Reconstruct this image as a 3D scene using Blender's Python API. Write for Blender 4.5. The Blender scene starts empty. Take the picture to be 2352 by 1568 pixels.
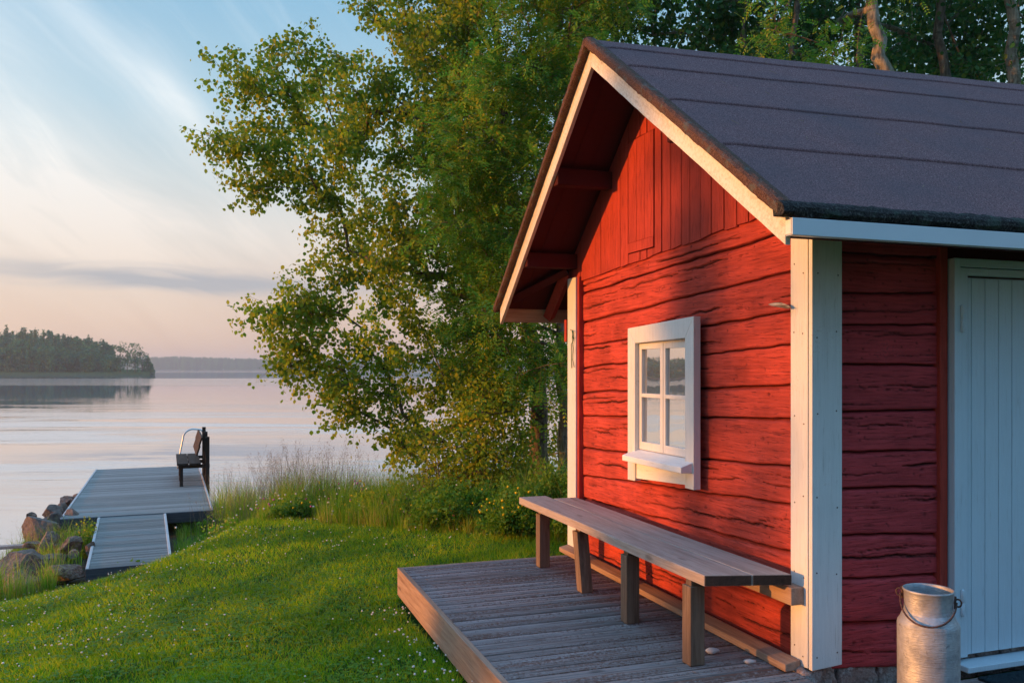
import bpy, math, random
import numpy as np
from math import radians, sin, cos, tan, pi, sqrt, atan2
from mathutils import Vector, Matrix, noise as mnoise

# ------------------------------------------------------------------ camera, world, sun, exposure
sc = bpy.context.scene
COL = sc.collection
F = 1960.0; CX = 1176.0; HY = 846.0; CAMZ = 1.70
cam_d = bpy.data.cameras.new('camera'); cam = bpy.data.objects.new('camera', cam_d)
COL.objects.link(cam); sc.camera = cam
cam.location = (0, 0, CAMZ); cam.rotation_euler = (radians(90), 0, 0)
cam_d.lens = 30.0; cam_d.sensor_width = 36.0; cam_d.shift_y = 62 / 2352
cam_d.clip_start = 0.05; cam_d.clip_end = 20000
cam_d.dof.use_dof = True; cam_d.dof.focus_distance = 5.0; cam_d.dof.aperture_fstop = 13.0
sc.view_settings.view_transform = 'Standard'; sc.view_settings.look = 'None'
sc.view_settings.exposure = 0.30; sc.view_settings.gamma = 1.0
sc.cycles.max_bounces = 7; sc.cycles.transparent_max_bounces = 8
sc.cycles.diffuse_bounces = 4; sc.cycles.glossy_bounces = 3; sc.cycles.transmission_bounces = 5; sc.cycles.volume_bounces = 0
sc.cycles.use_denoising = True; sc.cycles.sample_clamp_indirect = 4.0

SUN_AZ = 97.5     # degrees to the left of the viewing direction
SUN_EL = 4.4
SV = Vector((-sin(radians(SUN_AZ)) * cos(radians(SUN_EL)), cos(radians(SUN_AZ)) * cos(radians(SUN_EL)), sin(radians(SUN_EL))))
sun_d = bpy.data.lights.new('sun', 'SUN'); sun = bpy.data.objects.new('sun', sun_d); COL.objects.link(sun)
sun_d.energy = 4.8; sun_d.color = (1.0, 0.40, 0.085); sun_d.angle = radians(0.6)
sun.rotation_euler = SV.to_track_quat('Z', 'Y').to_euler()


class NT:
    """small helper round a node tree"""
    def __init__(s, tree):
        s.t = tree; s.t.nodes.clear()

    def n(s, typ, ins=None, **kw):
        nd = s.t.nodes.new(typ)
        for k, v in kw.items():
            setattr(nd, k, v)
        for k, v in (ins or {}).items():
            s.set(nd, k, v)
        return nd

    def set(s, nd, k, v):
        sock = nd.inputs[k]
        if isinstance(v, bpy.types.NodeSocket):
            s.t.links.new(v, sock)
        elif isinstance(v, bpy.types.Node):
            s.t.links.new(v.outputs[0], sock)
        else:
            if isinstance(v, tuple) and len(v) == 3 and sock.type == 'RGBA':
                v = (*v, 1)
            sock.default_value = v

    def m(s, op, a, b=None, c=None, clamp=False):
        nd = s.t.nodes.new('ShaderNodeMath'); nd.operation = op; nd.use_clamp = clamp
        s.set(nd, 0, a)
        if b is not None: s.set(nd, 1, b)
        if c is not None: s.set(nd, 2, c)
        return nd.outputs[0]

    def ramp(s, fac, stops, interp='LINEAR'):
        nd = s.t.nodes.new('ShaderNodeValToRGB'); cr = nd.color_ramp; cr.interpolation = interp
        while len(cr.elements) < len(stops): cr.elements.new(0.5)
        for e, (p, c) in zip(cr.elements, stops):
            e.position = p
            e.color = (c, c, c, 1) if not isinstance(c, tuple) else (*c, 1)
        s.set(nd, 0, fac)
        return nd.outputs[0]

    def mix(s, fac, a, b, blend='MIX'):
        nd = s.t.nodes.new('ShaderNodeMix'); nd.data_type = 'RGBA'; nd.blend_type = blend
        s.set(nd, 0, fac); s.set(nd, 6, a); s.set(nd, 7, b)
        return nd.outputs[2]

    def noise(s, vec, scale=5, detail=4, rough=.55, dist=0.0):
        nd = s.n('ShaderNodeTexNoise', {'Vector': vec, 'Scale': scale, 'Detail': detail, 'Roughness': rough, 'Distortion': dist})
        return nd.outputs[0]

    def mapping(s, vec, loc=(0, 0, 0), rot=(0, 0, 0), scale=(1, 1, 1)):
        return s.n('ShaderNodeMapping', {'Vector': vec, 'Location': loc, 'Rotation': rot, 'Scale': scale}).outputs[0]

    def gauss(s, x, y, cx, cy, sx, sy, ang=0.0):
        """soft elliptical patch in a plane of two sockets"""
        dx = s.m('SUBTRACT', x, cx); dy = s.m('SUBTRACT', y, cy)
        ca, sa = cos(radians(ang)), sin(radians(ang))
        u = s.m('ADD', s.m('MULTIPLY', dx, ca / sx), s.m('MULTIPLY', dy, sa / sx))
        v = s.m('ADD', s.m('MULTIPLY', dx, -sa / sy), s.m('MULTIPLY', dy, ca / sy))
        r2 = s.m('ADD', s.m('MULTIPLY', u, u), s.m('MULTIPLY', v, v))
        return s.m('EXPONENT', s.m('MULTIPLY', r2, -1.0))


world = bpy.data.worlds.new('World'); sc.world = world; world.use_nodes = True
w = NT(world.node_tree)
tc = w.n('ShaderNodeTexCoord').outputs['Generated']
sp = w.n('ShaderNodeSeparateXYZ', {0: tc})
dx_, dy_, dz_ = sp.outputs
el = w.m('MULTIPLY', w.m('ARCSINE', dz_), 180 / pi)
az = w.m('MULTIPLY', w.m('ARCTAN2', dx_, dy_), 180 / pi)
base = w.ramp(w.m('DIVIDE', el, 90.0, clamp=True), [
    (0.0, (.46, .33, .30)), (.035, (.50, .36, .335)), (.062, (.48, .38, .37)), (.09, (.48, .45, .44)),
    (.13, (.40, .47, .51)), (.18, (.33, .48, .58)), (.25, (.21, .40, .56)), (.36, (.28, .57, .90)), (.55, (.42, .86, 1.42)), (1.0, (.44, .94, 1.60))])
# the side of the sky away from the sunset is a deeper blue
back = w.m('MULTIPLY', w.m('SUBTRACT', 0.15, dy_), 1.6, clamp=True)
base = w.mix(back, base, w.ramp(w.m('DIVIDE', el, 90.0, clamp=True), [(0.0, (.03, .075, .13)), (.2, (.045, .14, .29)), (.38, (.09, .30, .64)), (.58, (.34, .82, 1.48)), (1.0, (.42, .92, 1.62))]))
# warm glow low on the left, round the sun's side
glow = w.gauss(az, el, -62.0, 6.0, 26.0, 13.0)
base = w.mix(w.m('MULTIPLY', glow, .42), base, (1.15, .84, .62))
# cirrus: streaks running down to the right
vv = w.n('ShaderNodeCombineXYZ', {0: az, 1: el, 2: 0.0}).outputs[0]
warp = w.noise(vv, .06, 3, .5)
vw = w.n('ShaderNodeCombineXYZ', {0: az, 1: w.m('ADD', el, w.m('MULTIPLY', warp, 7.0)), 2: 0.0}).outputs[0]
st = w.mapping(w.mapping(vw, rot=(0, 0, radians(38))), scale=(.05, .34, 1))
n1 = w.noise(st, 1.0, 7, .62, .6)
st2 = w.mapping(w.mapping(vw, rot=(0, 0, radians(22))), scale=(.10, .30, 1))
n2 = w.noise(st2, 1.2, 6, .6, .9)
cz = w.m('ADD', w.m('MULTIPLY', w.gauss(az, el, -31.5, 10.2, 13.0, 5.0, -22), 1.35), w.m('MULTIPLY', w.gauss(az, el, -17.0, 8.0, 15.0, 3.0, -4), .55))
cz = w.m('ADD', cz, w.m('MULTIPLY', w.gauss(az, el, -24.4, 18.2, 7.4, .80, -38), .50))
cz = w.m('ADD', cz, w.m('MULTIPLY', w.gauss(az, el, -21.5, 16.4, 3.2, 1.3, -58), .45))
cz = w.m('ADD', cz, w.m('MULTIPLY', w.gauss(az, el, -34.0, 19.5, 6.0, 3.5, -30), .5))
cl = w.m('MULTIPLY', cz, w.ramp(w.m('ADD', w.m('MULTIPLY', n1, .6), w.m('MULTIPLY', n2, .4)), [(.34, 0.30), (.66, 1.0)]))
gen = w.m('MULTIPLY', w.ramp(n1, [(.48, 0.0), (.78, .26)]), w.ramp(w.m('DIVIDE', el, 90.0), [(.05, 0.0), (.12, 1.0), (.6, .5)]))
cl = w.m('MINIMUM', w.m('ADD', cl, gen), 0.92)
ccol = w.ramp(w.m('DIVIDE', el, 90.0, clamp=True), [(.05, (.66, .52, .46)), (.10, (.72, .64, .60)), (.16, (.76, .76, .75)), (.25, (.70, .77, .82))])
skyc = w.mix(cl, base, ccol)
# long grey cloud bar over the horizon
sb = w.noise(w.mapping(vw, scale=(.07, .9, 1)), 1.0, 5, .6)
bar = w.gauss(az, w.m('ADD', el, w.m('MULTIPLY', sb, 1.6)), -21.0, 6.25, 12.0, .62, -1.5)
skyc = w.mix(w.m('MULTIPLY', bar, 1.15, clamp=True), skyc, (.31, .305, .37))
nish = w.n('ShaderNodeTexSky', sky_type='NISHITA', sun_disc=False)
nish.sun_elevation = radians(SUN_EL); nish.sun_rotation = radians(-SUN_AZ); nish.air_density = 1.0; nish.dust_density = 1.0
b1 = w.n('ShaderNodeBackground', {'Color': nish.outputs[0], 'Strength': 0.05})
b2 = w.n('ShaderNodeBackground', {'Color': skyc, 'Strength': 0.97})
ad = w.n('ShaderNodeAddShader', {0: b1, 1: b2})
w.n('ShaderNodeOutputWorld', {'Surface': ad})

# ------------------------------------------------------------------ helpers
rng = np.random.default_rng(7)
random.seed(7)


def tag(o, label=None, cat=None, group=None, kind=None):
    if label: o['label'] = label
    if cat: o['category'] = cat
    if group: o['group'] = group
    if kind: o['kind'] = kind
    return o


def empty(name, label, cat, loc=(0, 0, 0), rz=0.0, group=None):
    o = bpy.data.objects.new(name, None); COL.objects.link(o)
    o.location = loc; o.rotation_euler = (0, 0, rz); o.empty_display_size = .2
    return tag(o, label, cat, group)


def link(name, me, mat, parent=None, smooth=False, bevel=0.0, sub=0):
    o = bpy.data.objects.new(name, me); COL.objects.link(o)
    if mat is not None:
        me.materials.clear()
        me.materials.append(mat)
    if parent is not None: o.parent = parent
    if smooth:
        me.polygons.foreach_set('use_smooth', [True] * len(me.polygons))
    if bevel:
        b = o.modifiers.new('bevel', 'BEVEL'); b.width = bevel; b.segments = 2; b.limit_method = 'ANGLE'
    return o


def np_mesh(name, V, faces=None, sizes=None):
    """V (n,3); faces an (m,k) int array, or a flat loop list with sizes"""
    me = bpy.data.meshes.new(name)
    V = np.asarray(V, dtype=np.float32)
    me.vertices.add(len(V)); me.vertices.foreach_set('co', V.ravel())
    if sizes is None:
        faces = np.asarray(faces, dtype=np.int32); k = faces.shape[1]
        sizes = np.full(len(faces), k, dtype=np.int32); flat = faces.ravel()
    else:
        flat = np.asarray(faces, dtype=np.int32); sizes = np.asarray(sizes, dtype=np.int32)
    me.loops.add(len(flat)); me.loops.foreach_set('vertex_index', flat)
    st_ = np.zeros(len(sizes), dtype=np.int32); st_[1:] = np.cumsum(sizes)[:-1]
    me.polygons.add(len(sizes)); me.polygons.foreach_set('loop_start', st_); me.polygons.foreach_set('loop_total', sizes)
    me.update(calc_edges=True); me.validate()
    return me


class MB:
    """collects boxes, prisms and tubes into one mesh"""
    def __init__(s): s.v = []; s.f = []

    def add(s, vs, fs):
        b = len(s.v); s.v += [tuple(v) for v in vs]; s.f += [tuple(i + b for i in f) for f in fs]
        return s

    def box(s, x0, x1, y0, y1, z0, z1):
        if x0 > x1: x0, x1 = x1, x0
        if y0 > y1: y0, y1 = y1, y0
        if z0 > z1: z0, z1 = z1, z0
        return s.add([(x0, y0, z0), (x1, y0, z0), (x1, y1, z0), (x0, y1, z0), (x0, y0, z1), (x1, y0, z1), (x1, y1, z1), (x0, y1, z1)],
                     [(0, 3, 2, 1), (4, 5, 6, 7), (0, 1, 5, 4), (1, 2, 6, 5), (2, 3, 7, 6), (3, 0, 4, 7)])

    def prism(s, poly, axis, a, b):
        """poly: 2-D outline; axis 0/1/2 = extrude along x/y/z from a to b"""
        def P(p, t):
            return {0: (t, p[0], p[1]), 1: (p[0], t, p[1]), 2: (p[0], p[1], t)}[axis]
        n = len(poly)
        vs = [P(p, a) for p in poly] + [P(p, b) for p in poly]
        area = sum(poly[i][0] * poly[(i + 1) % n][1] - poly[(i + 1) % n][0] * poly[i][1] for i in range(n))
        fs = [tuple(range(n))[::-1], tuple(range(n, 2 * n))] + [(i, (i + 1) % n, n + (i + 1) % n, n + i) for i in range(n)]
        flip = (area < 0) ^ (axis == 1) ^ (b < a)
        if flip: fs = [f[::-1] for f in fs]
        return s.add(vs, fs)

    def quad8(s, c):
        """8 corners: bottom 4 ccw, top 4 ccw"""
        return s.add(c, [(0, 3, 2, 1), (4, 5, 6, 7), (0, 1, 5, 4), (1, 2, 6, 5), (2, 3, 7, 6), (3, 0, 4, 7)])

    def tube(s, pts, rad, sides=6, cap=True):
        pts = [Vector(p) for p in pts]; n = len(pts)
        if not hasattr(rad, '__len__'): rad = [rad] * n
        vs = []; up = Vector((.13, .21, .97)).normalized()
        t0 = (pts[1] - pts[0]).normalized()
        a = t0.cross(up)
        if a.length < .05: a = t0.cross(Vector((1, 0, 0)))
        a.normalize()
        for i in range(n):
            t = (pts[min(i + 1, n - 1)] - pts[max(i - 1, 0)]).normalized()
            a = (a - t * a.dot(t)).normalized(); b = t.cross(a)
            for k in range(sides):
                an = 2 * pi * k / sides
                vs.append(pts[i] + (a * cos(an) + b * sin(an)) * rad[i])
        fs = []
        for i in range(n - 1):
            for k in range(sides):
                k2 = (k + 1) % sides
                fs.append((i * sides + k, i * sides + k2, (i + 1) * sides + k2, (i + 1) * sides + k))
        if cap:
            fs.append(tuple(range(sides))[::-1]); fs.append(tuple((n - 1) * sides + k for k in range(sides)))
        return s.add(vs, fs)

    def lathe(s, prof, sides=48, cx=0, cy=0):
        vs = []; n = len(prof)
        for r, z in prof:
            for k in range(sides):
                an = 2 * pi * k / sides; vs.append((cx + r * cos(an), cy + r * sin(an), z))
        fs = []
        for i in range(n - 1):
            for k in range(sides):
                k2 = (k + 1) % sides
                fs.append((i * sides + k, i * sides + k2, (i + 1) * sides + k2, (i + 1) * sides + k))
        return s.add(vs, fs)

    def mesh(s, name):
        me = bpy.data.meshes.new(name); me.from_pydata(s.v, [], s.f); me.update(); return me

    def obj(s, name, mat, parent=None, smooth=False, bevel=0.0):
        return link(name, s.mesh(name), mat, parent, smooth, bevel)


def _h(ix, iy, iz, seed):
    h = (ix.astype(np.int64) * 374761393 + iy.astype(np.int64) * 668265263 + iz.astype(np.int64) * 2147483647 + seed * 1274126177) & 0xffffffff
    h = ((h ^ (h >> 13)) * 1274126177) & 0xffffffff
    h = ((h ^ (h >> 16)) * 2246822519) & 0xffffffff
    return ((h ^ (h >> 15)) & 0xffffff) / float(0xffffff)


def vn(x, y, z=0.0, seed=0):
    x, y, z = np.broadcast_arrays(np.asarray(x, float), np.asarray(y, float), np.asarray(z, float))
    ix, iy, iz = np.floor(x), np.floor(y), np.floor(z)
    fx, fy, fz = x - ix, y - iy, z - iz
    fx, fy, fz = [f * f * f * (f * (f * 6 - 15) + 10) for f in (fx, fy, fz)]
    r = 0
    for a in (0, 1):
        for b in (0, 1):
            for c in (0, 1):
                wgt = (fx if a else 1 - fx) * (fy if b else 1 - fy) * (fz if c else 1 - fz)
                r = r + wgt * _h(ix + a, iy + b, iz + c, seed)
    return r * 2 - 1


def fbm(x, y, z=0.0, seed=0, oct=4, gain=.5):
    r = 0; a = 1.0; t = 0
    for i in range(oct):
        r = r + a * vn(np.asarray(x) * 2 ** i, np.asarray(y) * 2 ** i, np.asarray(z) * 2 ** i, seed + i * 17); t += a; a *= gain
    return r / t


def at(px, py, Y):
    """world point seen at a display position at distance Y"""
    return Vector(((px - CX) / F * Y, Y, CAMZ - (py - HY) / F * Y))


# ------------------------------------------------------------------ materials
def new_mat(name):
    m = bpy.data.materials.new(name); m.use_nodes = True
    return m, NT(m.node_tree)


def finish(t, col, rough=.7, spec=.3, bump=None, bstr=.3, bdist=.01, metallic=0.0, extra=None):
    ins = {'Base Color': col, 'Roughness': rough, 'Specular IOR Level': spec, 'Metallic': metallic}
    if bump is not None:
        ins['Normal'] = t.n('ShaderNodeBump', {'Height': bump, 'Strength': bstr, 'Distance': bdist}).outputs[0]
    if extra: ins.update(extra)
    bs = t.n('ShaderNodeBsdfPrincipled', ins)
    t.n('ShaderNodeOutputMaterial', {'Surface': bs})
    return bs


def wood(name, c1, c2, c3=None, grain='x', g=1.0, rough=.75, spec=.25, bstr=.35, isl=.25, patch=None, patch_lo=.55, patch_hi=.7, knots=True, rot=0.0):
    """planks: fine grain along one axis, slow tone changes, each plank its own tone, worn patches of another colour"""
    m, t = new_mat(name)
    oc = t.n('ShaderNodeTexCoord').outputs['Object']
    ri = t.n('ShaderNodeNewGeometry').outputs['Random Per Island']
    if rot: oc = t.mapping(oc, rot=(radians(rot), 0, 0))
    off = t.n('ShaderNodeCombineXYZ', {0: t.m('MULTIPLY', ri, 37.0), 1: t.m('MULTIPLY', ri, 91.0), 2: t.m('MULTIPLY', ri, 53.0)}).outputs[0]
    v = t.n('ShaderNodeVectorMath', {0: oc, 1: off}, operation='ADD').outputs[0]
    s = {'x': (1.2, 26, 26), 'y': (26, 1.2, 26), 'z': (26, 26, 1.2)}[grain]
    s = tuple(q * g for q in s)
    vs = t.mapping(v, scale=s)
    n1 = t.noise(vs, 2.2, 6, .62, .5)
    n2 = t.noise(vs, 9.0, 3, .6)
    n3 = t.noise(t.mapping(v, scale=tuple(.18 * q if q < 5 else .1 * q for q in s)), 3.0, 5, .6)
    n4 = t.noise(v, 55, 4, .65)
    f = t.m('ADD', t.m('MULTIPLY', n1, .62), t.m('MULTIPLY', n3, .38))
    f = t.m('ADD', f, t.m('MULTIPLY', t.m('SUBTRACT', ri, .5), isl))
    col = t.ramp(f, [(.30, c1), (.52, c2), (.72, c3 or c2)])
    fine = t.ramp(n2, [(.28, .62), (.5, 1.0), (.72, 1.12)])
    col = t.mix(.65, col, fine, 'MULTIPLY')
    h = t.m('ADD', t.m('MULTIPLY', n1, .6), t.m('MULTIPLY', n2, .4))
    if knots:
        vor = t.n('ShaderNodeTexVoronoi', {'Vector': t.mapping(v, scale={'x': (2.2, 7, 7), 'y': (7, 2.2, 7), 'z': (7, 7, 2.2)}[grain]), 'Scale': 1.0}, feature='F1').outputs[0]
        kn = t.ramp(vor, [(.05, 1.0), (.13, 0.0)])
        col = t.mix(t.m('MULTIPLY', kn, .55), col, tuple(.35 * c for c in c1))
        h = t.m('SUBTRACT', h, t.m('MULTIPLY', kn, .25))
    if patch:
        pn = t.m('ADD', t.m('MULTIPLY', n3, .55), t.m('MULTIPLY', n4, .45))
        pm = t.ramp(pn, [(patch_lo, 0.0), (patch_hi, 1.0)])
        col = t.mix(pm, col, patch)
        h = t.m('SUBTRACT', h, t.m('MULTIPLY', pm, .15))
    finish(t, col, rough, spec, h, bstr, .006)
    return m


def paint(name, c, dirt=(.30, .27, .22), grain='z', rough=.5, spec=.35, amt=.35, crackcol=None, attr=None, var=.12, bst=.35, hr=.55):
    """painted boards or logs: brush grain, thin worn spots, hairline cracks"""
    m, t = new_mat(name)
    oc = t.n('ShaderNodeTexCoord').outputs['Object']
    ri = t.n('ShaderNodeNewGeometry').outputs['Random Per Island']
    off = t.n('ShaderNodeCombineXYZ', {0: t.m('MULTIPLY', ri, 31.0), 1: t.m('MULTIPLY', ri, 77.0), 2: t.m('MULTIPLY', ri, 19.0)}).outputs[0]
    v = t.n('ShaderNodeVectorMath', {0: oc, 1: off}, operation='ADD').outputs[0]
    s = {'x': (1.5, 34, 34), 'y': (34, 1.5, 34), 'z': (34, 34, 1.5)}[grain]
    vs = t.mapping(v, scale=s)
    n1 = t.noise(vs, 2.0, 6, .6, .4)
    n2 = t.noise(v, 3.2, 5, .6)
    n5 = t.noise(v, 80, 3, .6)
    hi = tuple(min(1, x * (1 + var)) for x in c); lo = tuple(x * (1 - var) for x in c)
    f = t.m('ADD', t.m('MULTIPLY', n1, .55), t.m('MULTIPLY', n2, .45))
    col = t.ramp(f, [(.34, lo), (.50, c), (.66, hi)])
    hair = t.ramp(t.noise(vs, 5.0, 4, .6), [(.33, 1.0), (.39, 0.0)])
    col = t.mix(t.m('MULTIPLY', hair, hr), col, tuple(.45 * a + .3 * b for a, b in zip(c, dirt)))
    worn = t.ramp(t.m('ADD', t.m('MULTIPLY', n2, .45), t.m('MULTIPLY', n5, .55)), [(.60, 0.0), (.70, 1.0)])
    col = t.mix(t.m('MULTIPLY', worn, amt), col, dirt)
    h = t.m('SUBTRACT', t.m('ADD', t.m('MULTIPLY', n1, .7), t.m('MULTIPLY', n5, .3)), t.m('MULTIPLY', hair, .5))
    if attr:
        at_ = t.n('ShaderNodeAttribute', attribute_name=attr).outputs['Fac']
        col = t.mix(t.m('MULTIPLY', at_, 1.15, clamp=True), col, crackcol)
    finish(t, col, rough, spec, h, bst, .008)
    return m


M = {}
M['red'] = paint('red_ochre_paint', (.44, .058, .038), (.24, .055, .042), 'y', .86, .14, .9, (.022, .008, .006), 'crack', .44, 1.0, .9)
M['redx'] = paint('red_ochre_paint_side', (.47, .050, .054), (.24, .045, .045), 'x', .82, .18, .8, (.022, .008, .006), 'crack', .34, 1.0, .9)
M['redv'] = paint('red_board_paint', (.38, .044, .027), (.22, .034, .026), 'z', .8, .2, .6, None, None, .30, .8, .8)
M['redbeam'] = paint('shaded_red_beam', (.065, .008, .006), (.05, .010, .008), 'x', .8, .2, .4)  # shade under the roof put into the colour: wall red darkened to near black
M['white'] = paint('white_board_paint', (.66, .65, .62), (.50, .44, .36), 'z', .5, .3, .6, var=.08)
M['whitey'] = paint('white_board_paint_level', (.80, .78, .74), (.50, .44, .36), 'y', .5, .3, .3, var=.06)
M['door'] = paint('door_paint', (.55, .64, .68), (.50, .50, .46), 'z', .42, .4, .18, var=.04)
for nm_, rt_ in (('barge', -35.4), ('barge2', 39.8)):
    M[nm_] = wood('bleached_bargeboard', (.50, .43, .34), (.64, .57, .47), (.72, .65, .56), 'y', .7, isl=.1, patch=(.76, .73, .67), patch_lo=.50, patch_hi=.62, rot=rt_)
M['fascia'] = wood('raw_fascia', (.30, .19, .10), (.46, .31, .18), (.55, .38, .24), 'x', .7)
M['deck'] = wood('weathered_deck', (.12, .078, .064), (.27, .215, .195), (.39, .34, .325), 'x', 1.0, .8, .2, .8, .13, patch=(.15, .085, .065), patch_lo=.50, patch_hi=.58)
M['rim'] = wood('deck_rim', (.22, .13, .085), (.38, .25, .175), (.46, .34, .26), 'y', .6, .8, .2, .4, .3)
M['bench'] = wood('bench_plank', (.22, .16, .125), (.38, .30, .25), (.48, .405, .345), 'y', .8, .7, .25, .4, .15)
M['leg'] = wood('bench_post', (.12, .075, .048), (.25, .165, .11), (.33, .24, .17), 'z', .8, .8, .2, .4, .5)
M['jetty'] = wood('jetty_boards', (.16, .145, .13), (.23, .208, .19), (.29, .265, .245), 'x', .8, .75, .25, .3, .35, knots=False)
M['jtrim'] = wood('jetty_trim', (.40, .37, .35), (.52, .48, .46), (.6, .56, .54), 'y', .6, .75, .25, .3, .1, knots=False)
M['dark'] = wood('dark_stained_wood', (.030, .022, .018), (.062, .042, .032), (.10, .065, .045), 'y', .7, .8, .1, .3, .2)
M['darkbeam'] = wood('jetty_edge_beam', (.05, .05, .055), (.085, .085, .095), (.12, .12, .13), 'x', .7, .7, .2)

m, t = new_mat('roofing_felt')
oc = t.n('ShaderNodeTexCoord').outputs['Object']
g1 = t.noise(oc, 135, 3, .8); g2 = t.noise(oc, 60, 3, .6); g3 = t.noise(oc, 2.2, 5, .6)
col = t.ramp(g1, [(.32, (.025, .014, .016)), (.46, (.135, .056, .052)), (.56, (.225, .100, .098)), (.70, (.46, .27, .26))])
col = t.mix(t.ramp(g3, [(.3, .0), (.7, .55)]), col, (.085, .062, .070))
col = t.mix(t.ramp(g2, [(.62, 0.0), (.72, .6)]), col, (.028, .026, .034))
finish(t, col, .92, .2, t.m('ADD', g1, g2), .7, .006); M['felt'] = m

m, t = new_mat('felt_edge')
oc = t.n('ShaderNodeTexCoord').outputs['Object']
g1 = t.noise(oc, 200, 3, .7); g3 = t.noise(oc, 14, 5, .65)
col = t.ramp(g1, [(.32, (.03, .018, .013)), (.52, (.13, .068, .048)), (.7, (.26, .15, .11))])
col = t.mix(t.ramp(g3, [(.55, 0.0), (.68, .8)]), col, (.13, .15, .13))
finish(t, col, .95, .1, t.m('ADD', g1, g3), .9, .01); M['feltedge'] = m

m, t = new_mat('moss_edge')
oc = t.n('ShaderNodeTexCoord').outputs['Object']
g1 = t.noise(oc, 90, 4, .7); g3 = t.noise(oc, 9, 5, .65)
col = t.ramp(g1, [(.35, (.014, .012, .012)), (.55, (.045, .040, .038)), (.72, (.14, .14, .13))])
col = t.mix(t.ramp(g3, [(.5, 0.0), (.62, .6)]), col, (.06, .085, .065))
finish(t, col, .95, .1, t.m('ADD', g1, g3), 1.0, .012); M['moss'] = m

m, t = new_mat('gutter_metal')
oc = t.n('ShaderNodeTexCoord').outputs['Object']
finish(t, t.mix(t.noise(oc, 3, 4), (.58, .62, .66), (.68, .72, .75)), .35, .5); M['gutter'] = m

m, t = new_mat('window_glass')
oc = t.n('ShaderNodeTexCoord').outputs['Object']
bm = t.n('ShaderNodeBump', {'Height': t.noise(oc, 5, 2, .5), 'Strength': .05, 'Distance': .01}).outputs[0]
gl = t.n('ShaderNodeBsdfGlossy', {'Color': (.93, .93, .93), 'Roughness': .015, 'Normal': bm})
df = t.n('ShaderNodeBsdfDiffuse', {'Color': (.055, .06, .065)})
fr = t.n('ShaderNodeLayerWeight', {'Blend': .5}).outputs['Facing']
mx = t.n('ShaderNodeMixShader', {0: t.ramp(fr, [(0.0, .25), (.5, .70), (.9, .95)]), 1: df, 2: gl})
t.n('ShaderNodeOutputMaterial', {'Surface': mx}); M['glass'] = m

m, t = new_mat('foundation_stone')
oc = t.n('ShaderNodeTexCoord').outputs['Object']
g1 = t.noise(oc, 60, 5, .7); g2 = t.noise(oc, 5, 4, .6)
col = t.ramp(g1, [(.3, (.12, .09, .08)), (.5, (.34, .27, .24)), (.72, (.6, .54, .5))])
col = t.mix(t.ramp(g2, [(.45, 0.0), (.6, .6)]), col, (.30, .15, .11))
finish(t, col, .85, .2, t.m('ADD', g1, t.m('MULTIPLY', g2, 2)), .8, .02); M['stone'] = m

m, t = new_mat('shore_rock')
oc = t.n('ShaderNodeTexCoord').outputs['Object']; ri = t.n('ShaderNodeObjectInfo').outputs['Random']
g1 = t.noise(oc, 22, 6, .68); g2 = t.noise(oc, 3.5, 5, .6)
col = t.ramp(g1, [(.3, (.045, .026, .018)), (.5, (.17, .10, .068)), (.72, (.34, .24, .18))])
col = t.mix(t.m('MULTIPLY', ri, .55), col, (.15, .13, .125))
col = t.mix(t.ramp(g2, [(.52, 0.0), (.64, .5)]), col, (.17, .15, .115))
finish(t, col, .85, .25, t.m('ADD', g1, t.m('MULTIPLY', g2, 2)), .7, .03); M['rock'] = m

m, t = new_mat('aluminium_can')
oc = t.n('ShaderNodeTexCoord').outputs['Object']
g1 = t.noise(oc, 9, 6, .65); g2 = t.noise(t.mapping(oc, scale=(3, 3, 22)), 8, 4, .6); g3 = t.noise(oc, 3.1, 4, .6)
col = t.ramp(g1, [(.32, (.26, .265, .27)), (.5, (.40, .405, .41)), (.68, (.52, .52, .515))])
col = t.mix(t.ramp(t.noise(oc, 26, 5, .7), [(.60, 0.0), (.70, .6)]), col, (.12, .12, .12))
finish(t, col, t.ramp(g1, [(.3, .70), (.7, .50)]), .4, t.m('ADD', t.m('MULTIPLY', g3, 3), g2), .35, .012, .60); M['can'] = m

m, t = new_mat('rusty_wire')
oc = t.n('ShaderNodeTexCoord').outputs['Object']
finish(t, t.ramp(t.noise(oc, 60, 4, .7), [(.35, (.03, .022, .02)), (.65, (.15, .07, .05))]), .75, .3); M['rust'] = m

m, t = new_mat('steel_tube'); finish(t, (.66, .66, .64), .45, .5, metallic=.7); M['steel'] = m
m, t = new_mat('green_twine'); finish(t, (.03, .13, .07), .7, .2); M['twine'] = m

m, t = new_mat('mat_rubber')
oc = t.n('ShaderNodeTexCoord').outputs['Object']
g = t.noise(oc, 150, 2, .7)
finish(t, t.ramp(g, [(.4, (.004, .010, .014)), (.65, (.03, .06, .07))]), .95, .1, g, 1.0, .01); M['mat'] = m

m, t = new_mat('feather_vane')
oc = t.n('ShaderNodeTexCoord').outputs['Object']
finish(t, t.ramp(t.noise(t.mapping(oc, scale=(1, 1, 9)), 8, 3), [(.4, (.12, .09, .075)), (.6, (.60, .54, .50))]), .8, .1); M['feather'] = m


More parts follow.
